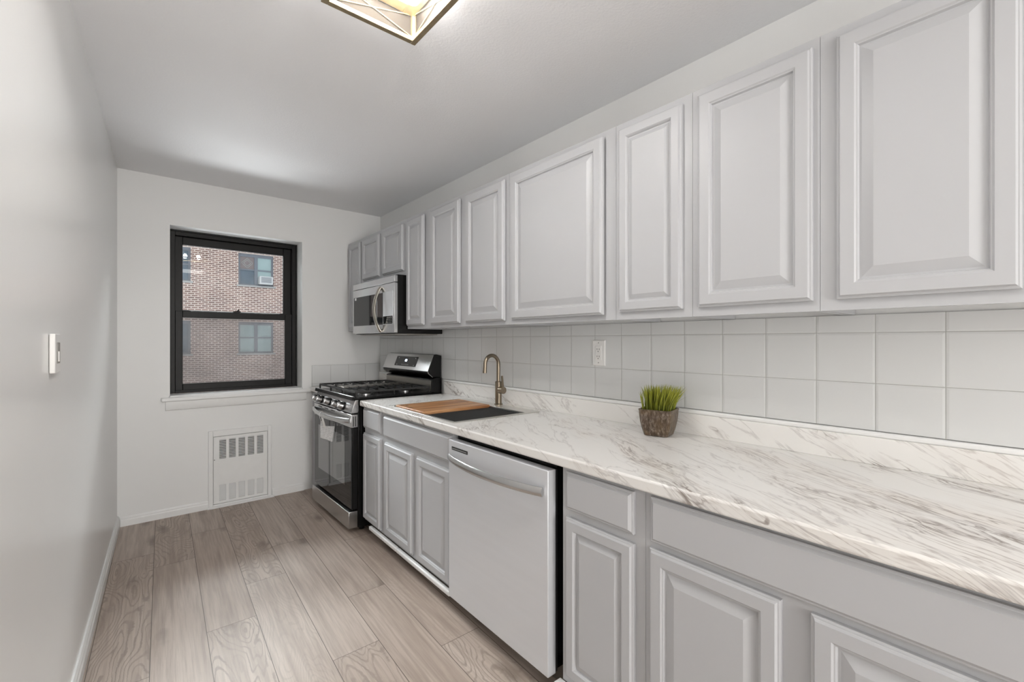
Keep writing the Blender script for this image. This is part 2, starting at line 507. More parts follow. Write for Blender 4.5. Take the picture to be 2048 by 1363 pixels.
def mat_glass(name, haze=0.0, haze_col=(0.6, 0.6, 0.6), rough=0.0):
    m = bpy.data.materials.new(name); m.use_nodes = True
    nt = m.node_tree; nt.nodes.clear()
    out = nt.nodes.new('ShaderNodeOutputMaterial')
    tr = nt.nodes.new('ShaderNodeBsdfTransparent'); tr.inputs[0].default_value = (0.93, 0.95, 0.95, 1)
    gl = nt.nodes.new('ShaderNodeBsdfGlossy'); gl.inputs['Roughness'].default_value = rough
    fr = nt.nodes.new('ShaderNodeFresnel'); fr.inputs[0].default_value = 1.5
    mx = nt.nodes.new('ShaderNodeMixShader')
    L(nt, fr.outputs[0], mx.inputs[0]); L(nt, tr.outputs[0], mx.inputs[1]); L(nt, gl.outputs[0], mx.inputs[2])
    last = mx.outputs[0]
    if haze:
        df = nt.nodes.new('ShaderNodeBsdfDiffuse'); df.inputs[0].default_value = (*haze_col, 1)
        g = nt.nodes.new('ShaderNodeTexCoord')
        nz = nt.nodes.new('ShaderNodeTexNoise'); nz.inputs['Scale'].default_value = 2.2
        L(nt, g.outputs['Object'], nz.inputs['Vector'])
        m2 = nt.nodes.new('ShaderNodeMixShader')
        L(nt, ramp(nt, nz.outputs[0], [(0.3, haze * 1.3), (0.7, haze * 0.7)]), m2.inputs[0])
        L(nt, last, m2.inputs[1]); L(nt, df.outputs[0], m2.inputs[2])
        last = m2.outputs[0]
    L(nt, last, out.inputs[0])
    return m


def mat_emit(name, col, s):
    m = bpy.data.materials.new(name); m.use_nodes = True
    nt = m.node_tree; nt.nodes.clear()
    out = nt.nodes.new('ShaderNodeOutputMaterial'); e = nt.nodes.new('ShaderNodeEmission')
    e.inputs[0].default_value = (*col, 1); e.inputs[1].default_value = s
    L(nt, e.outputs[0], out.inputs[0])
    return m


def mat_pot():
    m, nt, p = new_mat('mottled_brown_pot')
    pos = world_pos(nt)
    mp = N(nt, 'ShaderNodeMapping'); mp.inputs['Scale'].default_value = (1, 1, 0.45); L(nt, pos, mp.inputs['Vector'])
    n = N(nt, 'ShaderNodeTexNoise'); n.inputs['Scale'].default_value = 90; n.inputs['Detail'].default_value = 6; n.inputs['Roughness'].default_value = 0.7
    L(nt, mp.outputs[0], n.inputs['Vector'])
    n2 = N(nt, 'ShaderNodeTexNoise'); n2.inputs['Scale'].default_value = 16; L(nt, pos, n2.inputs['Vector'])
    c = ramp(nt, n.outputs[0], [(0.35, (0.040, 0.026, 0.016)), (0.52, (0.115, 0.082, 0.058)), (0.72, (0.36, 0.31, 0.26))])
    c = mix(nt, ramp(nt, n2.outputs[0], [(0.45, 0.0), (0.7, 0.5)]), c, (0.22, 0.14, 0.06))
    L(nt, c, p.inputs['Base Color'])
    p.inputs['Roughness'].default_value = 0.38
    p.inputs['Metallic'].default_value = 0.25
    bp = N(nt, 'ShaderNodeBump'); bp.inputs['Strength'].default_value = 0.5; bp.inputs['Distance'].default_value = 0.002
    L(nt, n.outputs[0], bp.inputs['Height']); L(nt, bp.outputs[0], p.inputs['Normal'])
    return m


def mat_grass():
    m, nt, p = new_mat('grass_blades')
    at = N(nt, 'ShaderNodeAttribute', attribute_name='tint')
    g = N(nt, 'ShaderNodeTexCoord')
    L(nt, ramp(nt, at.outputs['Fac'], [(0.0, (0.040, 0.070, 0.014)), (0.4, (0.17, 0.19, 0.016)), (0.75, (0.36, 0.37, 0.035)), (1.0, (0.60, 0.55, 0.17))]), p.inputs['Base Color'])
    p.inputs['Roughness'].default_value = 0.45
    return m


def mat_lamp_mesh():
    m = bpy.data.materials.new('fine_beige_mesh'); m.use_nodes = True
    nt = m.node_tree; nt.nodes.clear()
    out = nt.nodes.new('ShaderNodeOutputMaterial')
    tr = nt.nodes.new('ShaderNodeBsdfTransparent')
    df = nt.nodes.new('ShaderNodeBsdfDiffuse')
    L(nt, mix(nt, 0.5, (0.040, 0.033, 0.026), (0.050, 0.042, 0.033)), df.inputs[0])
    mx = nt.nodes.new('ShaderNodeMixShader'); mx.inputs[0].default_value = 0.5
    L(nt, tr.outputs[0], mx.inputs[1]); L(nt, df.outputs[0], mx.inputs[2]); L(nt, mx.outputs[0], out.inputs[0])
    return m


M['lamp_mesh'] = mat_lamp_mesh()
M['floor'] = mat_floor()
M['marble'] = mat_marble()
M['tile_r'] = mat_tile('wall_tile_right', 1, 0.1651, -1.1664, 1.320)
M['tile_f'] = mat_tile('wall_tile_far', 0, 0.160, -0.632, 1.078)
M['board'] = mat_wood_board()
M['brick'] = mat_brick()
M['glass'] = mat_glass('clear_window_glass')
M['glass_hazy'] = mat_glass('hazy_window_glass', 0.36, (0.26, 0.25, 0.25))
M['pot'] = mat_pot()
M['grass'] = mat_grass()
M['bulb'] = mat_emit('lit_bulb', (1.0, 0.98, 0.955), 310)
M['digits'] = mat_emit('lit_display_digits', (0.65, 0.75, 1.0), 4)
M['mat_rack'] = plain('black_sink_mat', (0.014, 0.015, 0.015), 0.55, noise=0.25, nscale=30)
M['blind'] = plain('pale_teal_blind', (0.50, 0.66, 0.67), 0.7, noise=0.08, nscale=5)
M['win_grey'] = plain('blue_grey_window_frame', (0.24, 0.27, 0.32), 0.6, noise=0.12, nscale=8)
M['win_dark'] = plain('dark_window_pane', (0.13, 0.19, 0.25), 0.3, noise=0.35, nscale=4)
M['curtain'] = plain('taupe_curtain', (0.33, 0.28, 0.28), 0.8, noise=0.2, nscale=12)
M['stone_sill'] = plain('grey_stone_sill', (0.50, 0.50, 0.50), 0.8, noise=0.15, nscale=9)
M['ac_white'] = plain('white_conditioner_case', (0.85, 0.87, 0.88), 0.5)


# ------------------------------------------------------------------ setting: shell
def slab(name, verts, faces, mat, kind='structure'):
    o = MB().add(verts, faces).build(name, mat)
    return tag(o, kind=kind)


def poly_prism(pts, z0, z1):
    n = len(pts)
    vs = [(x, y, z0) for x, y in pts] + [(x, y, z1) for x, y in pts]
    fs = [tuple(range(n - 1, -1, -1)), tuple(range(n, 2 * n))]
    for i in range(n):
        j = (i + 1) % n
        fs.append((i, j, j + n, i + n))
    return vs, fs


T = 0.14
room = [(XL(0), 0), (0, 0), (0, YB), (XL(YB), YB)]
big = [(XL(0) - T, 0.26), (T, 0.26), (T, YB), (XL(YB) - T, YB)]
slab('floor', *poly_prism(big, -0.12, 0.0), M['floor'])
slab('ceiling', *poly_prism(big, H, H + 0.12), M['ceiling'])
slab('wall_left', *poly_prism([(XL(0), 0), (XL(YB), YB), (XL(YB) - T, YB), (XL(0) - T, 0)], 0, H), M['wall_left'])
slab('wall_right', *poly_prism([(0, 0), (T, 0), (T, YB), (0, YB)], 0, H), M['wall'])

# far wall with the window opening
WX0, WX1, WZ0, WZ1 = -1.632, -0.710, 0.878, 2.152
mb = MB()
xs = [XL(0) - T, WX0, WX1, T]; zs = [0, WZ0, WZ1, H]
YW = 0.26
for i in range(3):
    for j in range(3):
        if i == 1 and j == 1: continue
        mb.add([(xs[i], 0, zs[j]), (xs[i + 1], 0, zs[j]), (xs[i + 1], 0, zs[j + 1]), (xs[i], 0, zs[j + 1]),
                (xs[i], YW, zs[j]), (xs[i + 1], YW, zs[j]), (xs[i + 1], YW, zs[j + 1]), (xs[i], YW, zs[j + 1])],
               [(0, 1, 2, 3), (7, 6, 5, 4)])
for (a, b) in (((WX0, WZ0), (WX1, WZ0)), ((WX1, WZ0), (WX1, WZ1)), ((WX1, WZ1), (WX0, WZ1)), ((WX0, WZ1), (WX0, WZ0))):
    mb.add([(a[0], 0, a[1]), (b[0], 0, b[1]), (b[0], YW, b[1]), (a[0], YW, a[1])], [(0, 1, 2, 3)])
for (a, b) in (((xs[0], 0), (xs[3], 0)), ((xs[3], 0), (xs[3], H)), ((xs[3], H), (xs[0], H)), ((xs[0], H), (xs[0], 0))):
    mb.add([(a[0], 0, a[1]), (b[0], 0, b[1]), (b[0], YW, b[1]), (a[0], YW, a[1])], [(0, 1, 2, 3)])
far = mb.build('wall_far', M['wall']); tag(far, kind='structure')

# back of the room, behind the camera
mb = MB()
mb.box(XL(YB) - T, T, YB - T, YB, 0, H)
tag(mb.build('wall_back', M['wall']), kind='structure')

# baseboards
def bb_prof(h, t):
    return [(0, 0), (t, 0), (t, h * 0.62), (t * 0.75, h * 0.72), (t * 0.75, h * 0.86), (t * 0.35, h), (0, h)]
pr = bb_prof(0.075, 0.016)
vs = []
for y in (0.0, YB):
    vs += [(XL(y) + a, y, z) for a, z in pr]
n = len(pr)
tag(MB().add(vs, [tuple(range(n)), tuple(range(2 * n - 1, n - 1, -1))] + [(i, i + n, (i + 1) % n + n, (i + 1) % n) for i in range(n)]).build('baseboard_left', M['trim']), kind='structure')
mb = MB()
for x0, x1 in ((XL(0) + 0.016, -1.394), (-0.950, -0.70)):
    mb.prism([(-a, z) for a, z in bb_prof(0.066, 0.014)], x0, x1, 'x')
tag(mb.build('baseboard_far', M['trim']), kind='structure')

# ------------------------------------------------------------------ window
win = root('window_1', None, None, ((WX0 + WX1) / 2, 0.16, WZ0))
win['kind'] = 'structure'
mb = MB()       # painted reveal lining
mb.box(WX0, WX0 + 0.004, -0.001, 0.16, WZ0 + .012, WZ1); mb.box(WX1 - 0.004, WX1, -0.001, 0.16, WZ0 + .012, WZ1)
mb.box(WX0, WX1, -0.001, 0.16, WZ1 - 0.004, WZ1)
mb.build('window_reveal', M['trim'], win)
mb = MB()       # stool with horns, rounded nose
mb.box(-1.680, -0.648, -0.032, -0.001, 0.848, 0.878)
mb.box(WX0 + .001, WX1 - .001, -0.001, 0.16, 0.868, 0.890)
mb.build('window_sill', M['trim'], win, bevel=0.007, seg=3)
MB().prism([(-.001, 0.780), (-0.012, 0.784), (-0.018, 0.80), (-0.016, 0.848), (-.001, 0.848)], -1.655, -0.680, 'x').build('window_apron', M['trim'], win, bevel=0.002)
ox0, ox1, oz0, oz1 = WX0 + .004, WX1 - .004, 0.890, WZ1 - .004
y0 = 0.158
mb = MB()
fw = 0.040
mb.box(ox0, ox0 + fw, y0, y0 + .10, oz0, oz1); mb.box(ox1 - fw, ox1, y0, y0 + .10, oz0, oz1)
mb.box(ox0 + fw, ox1 - fw, y0, y0 + .10, oz1 - fw, oz1); mb.box(ox0 + fw, ox1 - fw, y0, y0 + .10, oz0, oz0 + 0.022)
for x0, x1 in ((ox0, ox0 + .012), (ox1 - .012, ox1)):
    mb.box(x0, x1, y0 - .012, y0, oz0, oz1)
mb.box(ox0 + .012, ox1 - .012, y0 - .012, y0, oz1 - .012, oz1)
mb.build('window_frame', M['black_frame'], win, bevel=0.002)


def sash(x0, x1, z0, z1, gx0, gx1, gz0, gz1, y, t, name, glass, parent):
    m = MB()
    m.box(x0, gx0, y, y + t, z0, z1); m.box(gx1, x1, y, y + t, z0, z1)
    m.box(gx0, gx1, y, y + t, z0, gz0); m.box(gx0, gx1, y, y + t, gz1, z1)
    s = m.build(name, M['black_frame'], parent, bevel=0.003)
    MB().box(gx0 - .004, gx1 + .004, y + t * .5, y + t * .5 + .004, gz0 - .004, gz1 + .004).build('glass_pane', glass, s)
    return s


lo = sash(-1.5875, -0.7545, 0.905, 1.527, -1.540, -0.809, 0.960, 1.474, 0.166, 0.03, 'lower_sash', M['glass_hazy'], win)
MB().box(-1.20, -1.15, 0.150, 0.19, 1.527, 1.538).cyl((-1.175, 0.165, 1.535), (-1.165, 0.150, 1.548), .006, 8).build('sash_lock', M['black_frame'], lo)
MB().box(-1.585, -1.50, 0.168, 0.192, 1.527, 1.534).box(-0.85, -0.765, 0.168, 0.192, 1.527, 1.534).build('tilt_latch', M['black_frame'], lo)
up = sash(-1.5875, -0.7545, 1.485, 2.1075, -1.538, -0.815, 1.535, 2.047, 0.202, 0.03, 'upper_sash', M['glass'], win)

# ------------------------------------------------------------------ wall heater cover under the window
ht = root('wall_heater', 'white painted metal heater cover set in the wall under the window', 'heater', (-1.17, 0, 0))
hx0, hx1, hz1 = -1.394, -0.958, 0.597
mb = MB()
for a in ((hx0, hx0 + .030, 0.0, hz1), (hx1 - .026, hx1, 0.0, hz1), (hx0 + .03, hx1 - .026, hz1 - .045, hz1), (hx0 + .03, hx1 - .026, 0.0, 0.028)):
    mb.box(a[0], a[1], -0.020, -.001, a[2], a[3])
mb.build('frame', M['trim'], ht, bevel=0.003)
MB().box(hx0 - .008, hx1 + .02, -0.034, -0.020, 0.0, 0.017).build('floor_lip', M['trim'], ht, bevel=0.003)
mb = MB()      # access panel with the ten openings left out
cols = [(-1.322 + i * 0.0648, -1.322 + i * 0.0648 + 0.045) for i in range(5)]
px0, px1, pz0, pz1 = hx0 + .034, hx1 - .029, 0.030, hz1 - .048
rows = [(0.050, 0.172), (0.376, 0.523)]
xl = [px0] + [c for p in cols for c in p] + [px1]
zl = [pz0, rows[0][0], rows[0][1], rows[1][0], rows[1][1], pz1]
for i in range(len(xl) - 1):
    for j in range(5):
        if i % 2 == 1 and j in (1, 3): continue
        mb.add([(xl[i], -.012, zl[j]), (xl[i + 1], -.012, zl[j]), (xl[i + 1], -.012, zl[j + 1]), (xl[i], -.012, zl[j + 1])], [(0, 1, 2, 3)])
ap = mb.build('access_panel', M['trim'], ht)
MB().box(px0, px1, -.003, -.002, pz0, pz1).build('vent_backing', M['vent_dark'], ht)
for (c0, c1) in cols:
    for k, (r0, r1) in enumerate(rows):
        m = MB(); nsl = 12
        for q in range(nsl):
            z = r0 + (q + 0.5) * (r1 - r0) / nsl
            hh = 0.0022 if k == 1 else 0.0037
            m.add([(c0, -.012, z - hh), (c1, -.012, z - hh), (c1, -.006, z + hh), (c0, -.006, z + hh),
                   (c0, -.011, z - hh + .001), (c1, -.011, z - hh + .001), (c1, -.005, z + hh + .001), (c0, -.005, z + hh + .001)],
                  [(0, 1, 2, 3), (4, 5, 6, 7), (0, 1, 5, 4), (3, 2, 6, 7)])
        m.build('vent_grille', M['trim'], ap)
MB().cyl((px0 + .006, -.012, .372), (px0 + .006, -.016, .372), .004, 10).build('screw', M['plastic_grey'], ap)

# ------------------------------------------------------------------ cabinets
def door_rings(stile, t=0.020):
    s = stile
    return [(0, 0), (0, 0.011), (0.004, 0.013), (0.006, 0.013), (0.010, t), (s - 0.010, t), (s - 0.006, t - 0.0035), (s - 0.003, t - 0.004),
            (s, 0.0085), (s + 0.005, 0.0085), (s + 0.032, t - 0.002)]


def small_rings(stile, t=0.020):
    s = stile
    return [(0, 0), (0, 0.011), (0.004, 0.013), (0.006, 0.013), (0.010, t), (s - 0.008, t), (s - 0.004, t - 0.004),
            (s, 0.0090), (s + 0.004, 0.0090), (s + 0.022, t - 0.002)]


def door(name, y0, y1, z0, z1, x, parent, stile=0.052, ajar=0.0, hinge='left'):
    rings = door_rings(stile) if (y0 - y1) > 0.30 else small_rings(min(stile, 0.046))
    m = MB().loft(y0, y1, z0, z1, rings, x)
    if ajar:
        a = math.radians(ajar); c, s = math.cos(a), math.sin(a)
        hy = y0 if hinge == 'left' else y1
        nv = []
        for (vx, vy, vz) in m.v:
            dx, dy = vx - x, vy - hy
            sg = 1 if hinge == 'left' else -1
            nv.append((x + dx * c + sg * dy * s, hy - sg * dx * s + dy * c, vz))
        m.v = nv
    return m.build(name, M['cab'], parent, smooth=False)


def carcass(parent, x0, x1, y0, y1, z0, z1, t=0.016, top=True):
    m = MB()
    m.box(x0, x1, y0 - .0005, y0 - t, z0, z1); m.box(x0, x1, y1 + .0005, y1 + t, z0, z1)
    m.box(x0, x1, y0 - t, y1 + t, z0 + .020, z0 + .020 + t)
    if top: m.box(x0, x1, y0 - t, y1 + t, z1 - t, z1)
    m.box(x1 - .006, x1, y0 - t, y1 + t, z0 + .02 + t, z1 - t)
    return m.build('carcass', M['cab'], parent)


def face_frame(parent, x0, x1, y0, y1, z0, z1, openings):
    """frame slab with rectangular openings (ya,yb,za,zb), ya > yb, laid out on a grid"""
    ys = sorted({y0 - .0005, y1 + .0005} | {v for o in openings for v in o[:2]}, reverse=True)
    zs = sorted({z0, z1} | {v for o in openings for v in o[2:]})
    m = MB()
    for i in range(len(ys) - 1):
        for j in range(len(zs) - 1):
            cy, cz = (ys[i] + ys[i + 1]) / 2, (zs[j] + zs[j + 1]) / 2
            if any(o[0] > cy > o[1] and o[2] < cz < o[3] for o in openings): continue
            m.box(x0, x1, ys[i], ys[i + 1], zs[j], zs[j + 1])
    o = m.build('face_frame', M['cab'], parent)
    bm = bmesh.new(); bm.from_mesh(o.data)
    bmesh.ops.remove_doubles(bm, verts=bm.verts, dist=1e-5)
    # drop the inner walls between neighbouring cells
    seen = {}
    for f in bm.faces:
        k = tuple(sorted(v.index for v in f.verts)); seen.setdefault(k, []).append(f)
    dead = [f for fs in seen.values() if len(fs) > 1 for f in fs]
    bmesh.ops.delete(bm, geom=dead, context='FACES_ONLY')
    bmesh.ops.recalc_face_normals(bm, faces=bm.faces)
    bm.to_mesh(o.data); bm.free()
    return o


UX = -0.311          # upper face frames
def upper(name, label, y0, y1, z0, doors, zt=2.183, dz0=None, dz1=2.156):
    """doors: (y0,y1,ajar)"""
    r = root(name, label, 'cabinet', (UX / 2, (y0 + y1) / 2, z0))
    carcass(r, UX + .019, -.002, y0, y1, z0, zt)
    dz0 = dz0 or z0 + .026
    face_frame(r, UX, UX + .019, y0, y1, z0, zt, [(a - .012, b + .012, dz0 + .012, dz1 - .012) for a, b, _ in doors])
    for a, b, aj in doors:
        door('door', a, b, dz0, dz1, UX, r, ajar=aj)
    # dark sheet painting the shade seen through the gap of an ajar door
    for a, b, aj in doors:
        if aj: MB().box(UX + .0195, UX + .0205, a - .016, b - .0, dz0 - .0, dz1).build('gap_shade', M['dark_brown'], r)
    return r


upper('wall_cabinet', 'narrow pale grey wall cabinet in the far corner, left of the microwave', -.003, -.345, 1.380, [(-.052, -.314, 0)])
upper('wall_cabinet', 'short pale grey wall cabinet with two small doors directly above the microwave', -.345, -1.168, 1.775, [(-.360, -.704, 0), (-.763, -1.118, 0)], dz0=1.812)
upper('wall_cabinet', 'slim one-door grey wall cabinet touching the right side of the microwave', -1.168, -1.500, 1.380, [(-1.177, -1.430, 1.6)], dz0=1.403)
upper('wall_cabinet', 'pale grey wall cabinet with two tall doors above the sink', -1.500, -2.320, 1.380, [(-1.517, -1.866, 0.8), (-1.927, -2.296, 0.8)], dz0=1.402)
upper('wall_cabinet', 'extra wide one-door grey wall cabinet above the wall outlet', -2.320, -3.012, 1.380, [(-2.350, -2.958, 0.9)], dz0=1.404)
upper('wall_cabinet', 'narrow one-door grey wall cabinet above the potted grass', -3.012, -3.346, 1.380, [(-3.033, -3.310, 0)], dz0=1.410)
upper('wall_cabinet', 'one-door grey wall cabinet between the narrow one and the nearest one at right', -3.346, -3.738, 1.380, [(-3.371, -3.721, 0)], dz0=1.411)
upper('wall_cabinet', 'nearest grey wall cabinet, its large raised-panel door cut by the top of the photo', -3.738, -4.60, 1.380, [(-3.781, -4.130, 0), (-4.19, -4.545, 0)], dz0=1.411)

# base cabinets, in the run's own frame (x = 0 at the worktop edge, + towards the wall)
FX = 0.032


def base_cab(label, y0, y1, fronts, zt=UND - .001, zb=0.098, toe=True, depth=0.64):
    r = root('base_cabinet', label, 'cabinet', (depth / 2, (y0 + y1) / 2, 0), run=True)
    m = MB()
    t = 0.016
    m.box(FX + .019, depth, y0 - .0005, y0 - t, zb, zt); m.box(FX + .019, depth, y1 + .0005, y1 + t, zb, zt)
    m.box(FX + .019, depth, y0 - t, y1 + t, zb, zb + t); m.box(depth - .006, depth, y0 - t, y1 + t, zb + t, zt)
    m.build('carcass', M['cab'], r)
    ops = []
    for kind, a, b, za, zbb in fronts:
        ops.append((a - .014, b + .014, za + .014, zbb - .014))
    face_frame(r, FX, FX + .019, y0, y1, zb - .004, zt, ops)
    for kind, a, b, za, zbb in fronts:
        if kind == 'door':
            door('door', a, b, za, zbb, FX, r, stile=0.050)
        else:
            MB().loft(a, b, za, zbb, [(0, 0), (0, 0.010), (0.003, 0.012), (0.006, 0.012), (0.014, 0.020)], FX).build('drawer_front' if kind == 'drawer' else 'false_front', M['cab'], r)
    MB().box(0.105, 0.120, y0 - .0005, y1 + .0005, 0.0, zb).build('toe_kick', M['dark_brown'], r)
    return r


base_cab('narrow grey base cabinet with small drawer over one door, beside the gas range', -1.197, -1.506,
         [('drawer', -1.203, -1.478, .713, .846), ('door', -1.203, -1.478, .108, .679)])
base_cab('grey two-door base cabinet under the sink with one long false drawer front', -1.506, -2.326,
         [('false', -1.532, -2.316, .706, .836), ('door', -1.545, -1.912, .114, .672), ('door', -1.966, -2.314, .110, .669)])
base_cab('narrow grey base cabinet with a drawer over a door, right of the dishwasher', -3.056, -3.398,
         [('drawer', -3.082, -3.362, .708, .838), ('door', -3.081, -3.363, .126, .680)])
base_cab('large grey base cabinet in the right foreground, long false front over two doors', -3.398, -4.60,
         [('false', -3.421, -4.56, .710, .841), ('door', -3.418, -3.768, .124, .692), ('door', -3.829, -4.18, .124, .692)])
fb = root('base_cabinet', 'thin white filler cabinet squeezed between the gas range and far wall', 'cabinet', (.3, -.17, 0), run=True)
MB().box(0.022, 0.62, -.004, -.345, 0.004, UND - .001).build('carcass', M['cab'], fb)
# painted strips under the cabinet doors
st = root('kick_strip', 'pale rounded strip running under the doors of the sink cabinets', 'trim strip', (.02, -1.8, .066), run=True)
MB().box(0.006, 0.030, -1.325, -1.729, .068, .092).build('strip_length', M['trim'], st, bevel=0.006)
MB().box(0.006, 0.030, -1.732, -2.322, .068, .092).build('strip_length', M['trim'], st, bevel=0.006)
st = root('kick_strip', 'pale strip under the cabinet doors right of the dishwasher', 'trim strip', (.02, -3.8, .08), run=True)
MB().box(-0.004, 0.030, -3.045, -4.60, .082, .094).build('strip_length', M['trim'], st, bevel=0.003)

# ------------------------------------------------------------------ worktops
def wall_x(y): return 0.650 - 0.0195 * y - .003     # right wall in the run frame


def worktop(label, cat, y0, y1, hole=None, up=True):
    r = root('countertop', label, cat, (.3, (y0 + y1) / 2, UND), run=True)
    ys = [y0, y1] if not hole else [y0, hole[2], hole[3], y1]
    m = MB()
    def X(i, y): return (0.0, hole[0] if hole else .3, hole[1] if hole else .4, wall_x(y))[i]
    nx = 3
    keep = {(i, j) for i in range(nx) for j in range(len(ys) - 1)}
    if hole: keep.discard((1, 1))
    vid = {}
    for k, z in enumerate((UND, TOP)):
        for i in range(nx + 1):
            for j, y in enumerate(ys):
                vid[i, j, k] = len(m.v); m.v.append((X(i, y), y, z))
    for (i, j) in keep:
        m.f.append((vid[i, j, 1], vid[i + 1, j, 1], vid[i + 1, j + 1, 1], vid[i, j + 1, 1]))
        m.f.append((vid[i, j, 0], vid[i, j + 1, 0], vid[i + 1, j + 1, 0], vid[i + 1, j, 0]))
        for (di, dj, a, b) in ((-1, 0, (i, j), (i, j + 1)), (1, 0, (i + 1, j), (i + 1, j + 1)), (0, -1, (i, j), (i + 1, j)), (0, 1, (i, j + 1), (i + 1, j + 1))):
            if (i + di, j + dj) not in keep:
                m.f.append((vid[a[0], a[1], 0], vid[b[0], b[1], 0], vid[b[0], b[1], 1], vid[a[0], a[1], 1]))
    m.build('worktop', M['marble'], r, bevel=0.007, seg=3)
    return r


SK = (0.050, 0.590, -1.580, -2.300)       # cut-out
ct = worktop('long white marble-pattern worktop with raised back edge, holding the sink', 'countertop', -1.183, -4.60, SK)
def strip(y0, y1, a, b, z0, z1, name, mat, parent, bev, rnd=False):
    vs = []
    for y in (y0, y1):
        w_ = wall_x(y)
        vs += [(w_ - a, y, z0), (w_ - b, y, z0), (w_ - b, y, z1), (w_ - a, y, z1)]
    return MB().add(vs, [(0, 1, 2, 3), (7, 6, 5, 4), (0, 4, 5, 1), (1, 5, 6, 2), (2, 6, 7, 3), (3, 7, 4, 0)]).build(name, mat, parent, bevel=bev, seg=4)
strip(-1.183, -4.60, 0.018, 0.0, TOP, 0.982, 'upstand', M['marble'], ct, 0.002)
strip(-1.183, -4.60, 0.021, 0.0, 0.982, 1.000, 'upstand_trim', M['trim'], ct, 0.007)
cf = worktop('small white worktop end between the gas range and the far wall', 'countertop', -.006, -.352)
strip(-.006, -.352, 0.018, 0.0, TOP, 0.982, 'upstand', M['marble'], cf, 0.002)
strip(-.006, -.352, 0.021, 0.0, 0.982, 1.000, 'upstand_trim', M['trim'], cf, 0.007)

# ------------------------------------------------------------------ wall tiles
tb = MB().box(-.009, -.0005, -.012, -4.60, 1.002, 1.379).build('tile_backsplash', M['tile_r'], bevel=.001)
tag(tb, 'white square tiles on the right wall between worktop and wall cabinets', 'backsplash')
tb = MB().box(-.636, -.010, -.0005, -.009, TOP + .002, 1.078).build('tile_backsplash', M['tile_f'], bevel=.001)
tag(tb, 'single row of four tiles on the far wall behind the gas range', 'backsplash')

# ------------------------------------------------------------------ sink
sk = root('kitchen_sink', 'drop-in stainless workstation sink set into the marble-pattern worktop', 'sink', (.32, -1.94, TOP), run=True)
sx0, sx1, sy0, sy1 = 0.040, 0.602, -1.566, -2.316
bx0, bx1, by0, by1 = 0.058, 0.515, -1.600, -2.292
m = MB()
def frame_rect(m, o, i, z0, z1):
    (a0, a1, c0, c1), (b0, b1, d0, d1) = o, i
    m.box(a0, b0, c0, c1, z0, z1); m.box(b1, a1, c0, c1, z0, z1)
    m.box(b0, b1, c0, d0, z0, z1); m.box(b0, b1, d1, c1, z0, z1)
frame_rect(m, (sx0, sx1, sy0, sy1), (bx0, bx1, by0, by1), TOP + .0005, TOP + .0045)
m.build('rim', M['steel_rim'], sk, bevel=0.0015)
m = MB()
zb = 0.68
m.box(bx0 - .003, bx0, by0, by1, zb, TOP + .0005); m.box(bx1, bx1 + .003, by0, by1, zb, TOP + .0005)
m.box(bx0 - .003, bx1 + .003, by0 + .003, by0, zb, TOP + .0005); m.box(bx0 - .003, bx1 + .003, by1, by1 - .003, zb, TOP + .0005)
m.box(bx0 - .003, bx1 + .003, by0 + .003, by1 - .003, zb - .003, zb)
m.box(bx0, bx0 + .010, by0, by1, TOP - .020, TOP - .016); m.box(bx1 - .010, bx1, by0, by1, TOP - .020, TOP - .016)
m.build('basin', M['steel_rim'], sk)
MB().cyl((.30, -1.95, zb), (.30, -1.95, zb + .003), .045, 24).build('drain', M['steel'], sk)
# board and mat rest on the ledges of the sink
cb = root('cutting_board', 'reddish-brown wooden cutting board lying over the left half of the sink', 'cutting board', (.28, -1.78, TOP - .016), run=True)
m = MB().box(bx0 + .002, bx1 - .002, -1.612, -1.965, TOP - .016, TOP + .012)
m.build('board', M['board'], cb, bevel=0.006, seg=3)
g = MB()
gz = TOP + .0122
for a in ((bx0 + .022, bx0 + .026, -1.632, -1.80), (bx0 + .022, bx1 - .05, -1.632, -1.636), (bx1 - .05, bx1 - .046, -1.632, -1.80)):
    g.box(a[0], a[1], a[2], a[3], gz, gz + .0006)
g.cyl((bx0 + .045, -1.68, gz), (bx0 + .045, -1.68, gz + .0006), .009, 14)
g.build('juice_groove', M['dark_brown'], cb)
rk = root('roll_up_rack', 'black slatted roll-up drying mat covering the right half of the sink', 'drying rack', (.28, -2.13, TOP - .016), run=True)
m = MB()
y = -1.974
while y > -2.284:
    m.cyl((bx0 + .003, y, TOP - .0095), (bx1 - .003, y, TOP - .0095), .0062, 8)
    y -= .0128
m.build('slats', M['mat_rack'], rk, smooth=True)
for x in (bx0 + .006, bx1 - .018):
    MB().box(x, x + .012, -1.969, -2.288, TOP - .0032, TOP - .001).build('side_band', M['mat_rack'], rk, bevel=.001)

# ------------------------------------------------------------------ faucet
fc = root('kitchen_faucet', 'brushed nickel gooseneck faucet standing behind the sink', 'faucet', (-.100, -1.962, TOP + .0045))
zc = TOP + .0045
MB().lathe((-.100, -1.962, zc), [(.026, 0), (.026, .004), (.021, .007), (.0205, .135), (.021, .142), (.015, .146)]).build('body', M['nickel'], fc, smooth=True)
pts = [(-.100, -1.962, zc + .14), (-.100, -1.962, zc + .20), (-.100, -1.962, zc + .25)]
for k in range(1, 13):
    q = math.pi * k / 12 * 1.03
    pts.append((-.152 + .052 * math.cos(q), -1.962, zc + .25 + .056 * math.sin(q)))
pts.append((-.2065, -1.962, zc + .208))
MB().tube(pts, .0115, 16).build('spout', M['nickel'], fc, smooth=True)
MB().cyl((-.2063, -1.962, zc + .216), (-.2068, -1.962, zc + .200), .0128, 16).build('aerator', M['nickel'], fc, smooth=True)
hl = MB().cyl((-.100, -1.978, zc + .092), (-.100, -2.006, zc + .092), .022, 20).build('handle_hub', M['nickel'], fc, smooth=True)
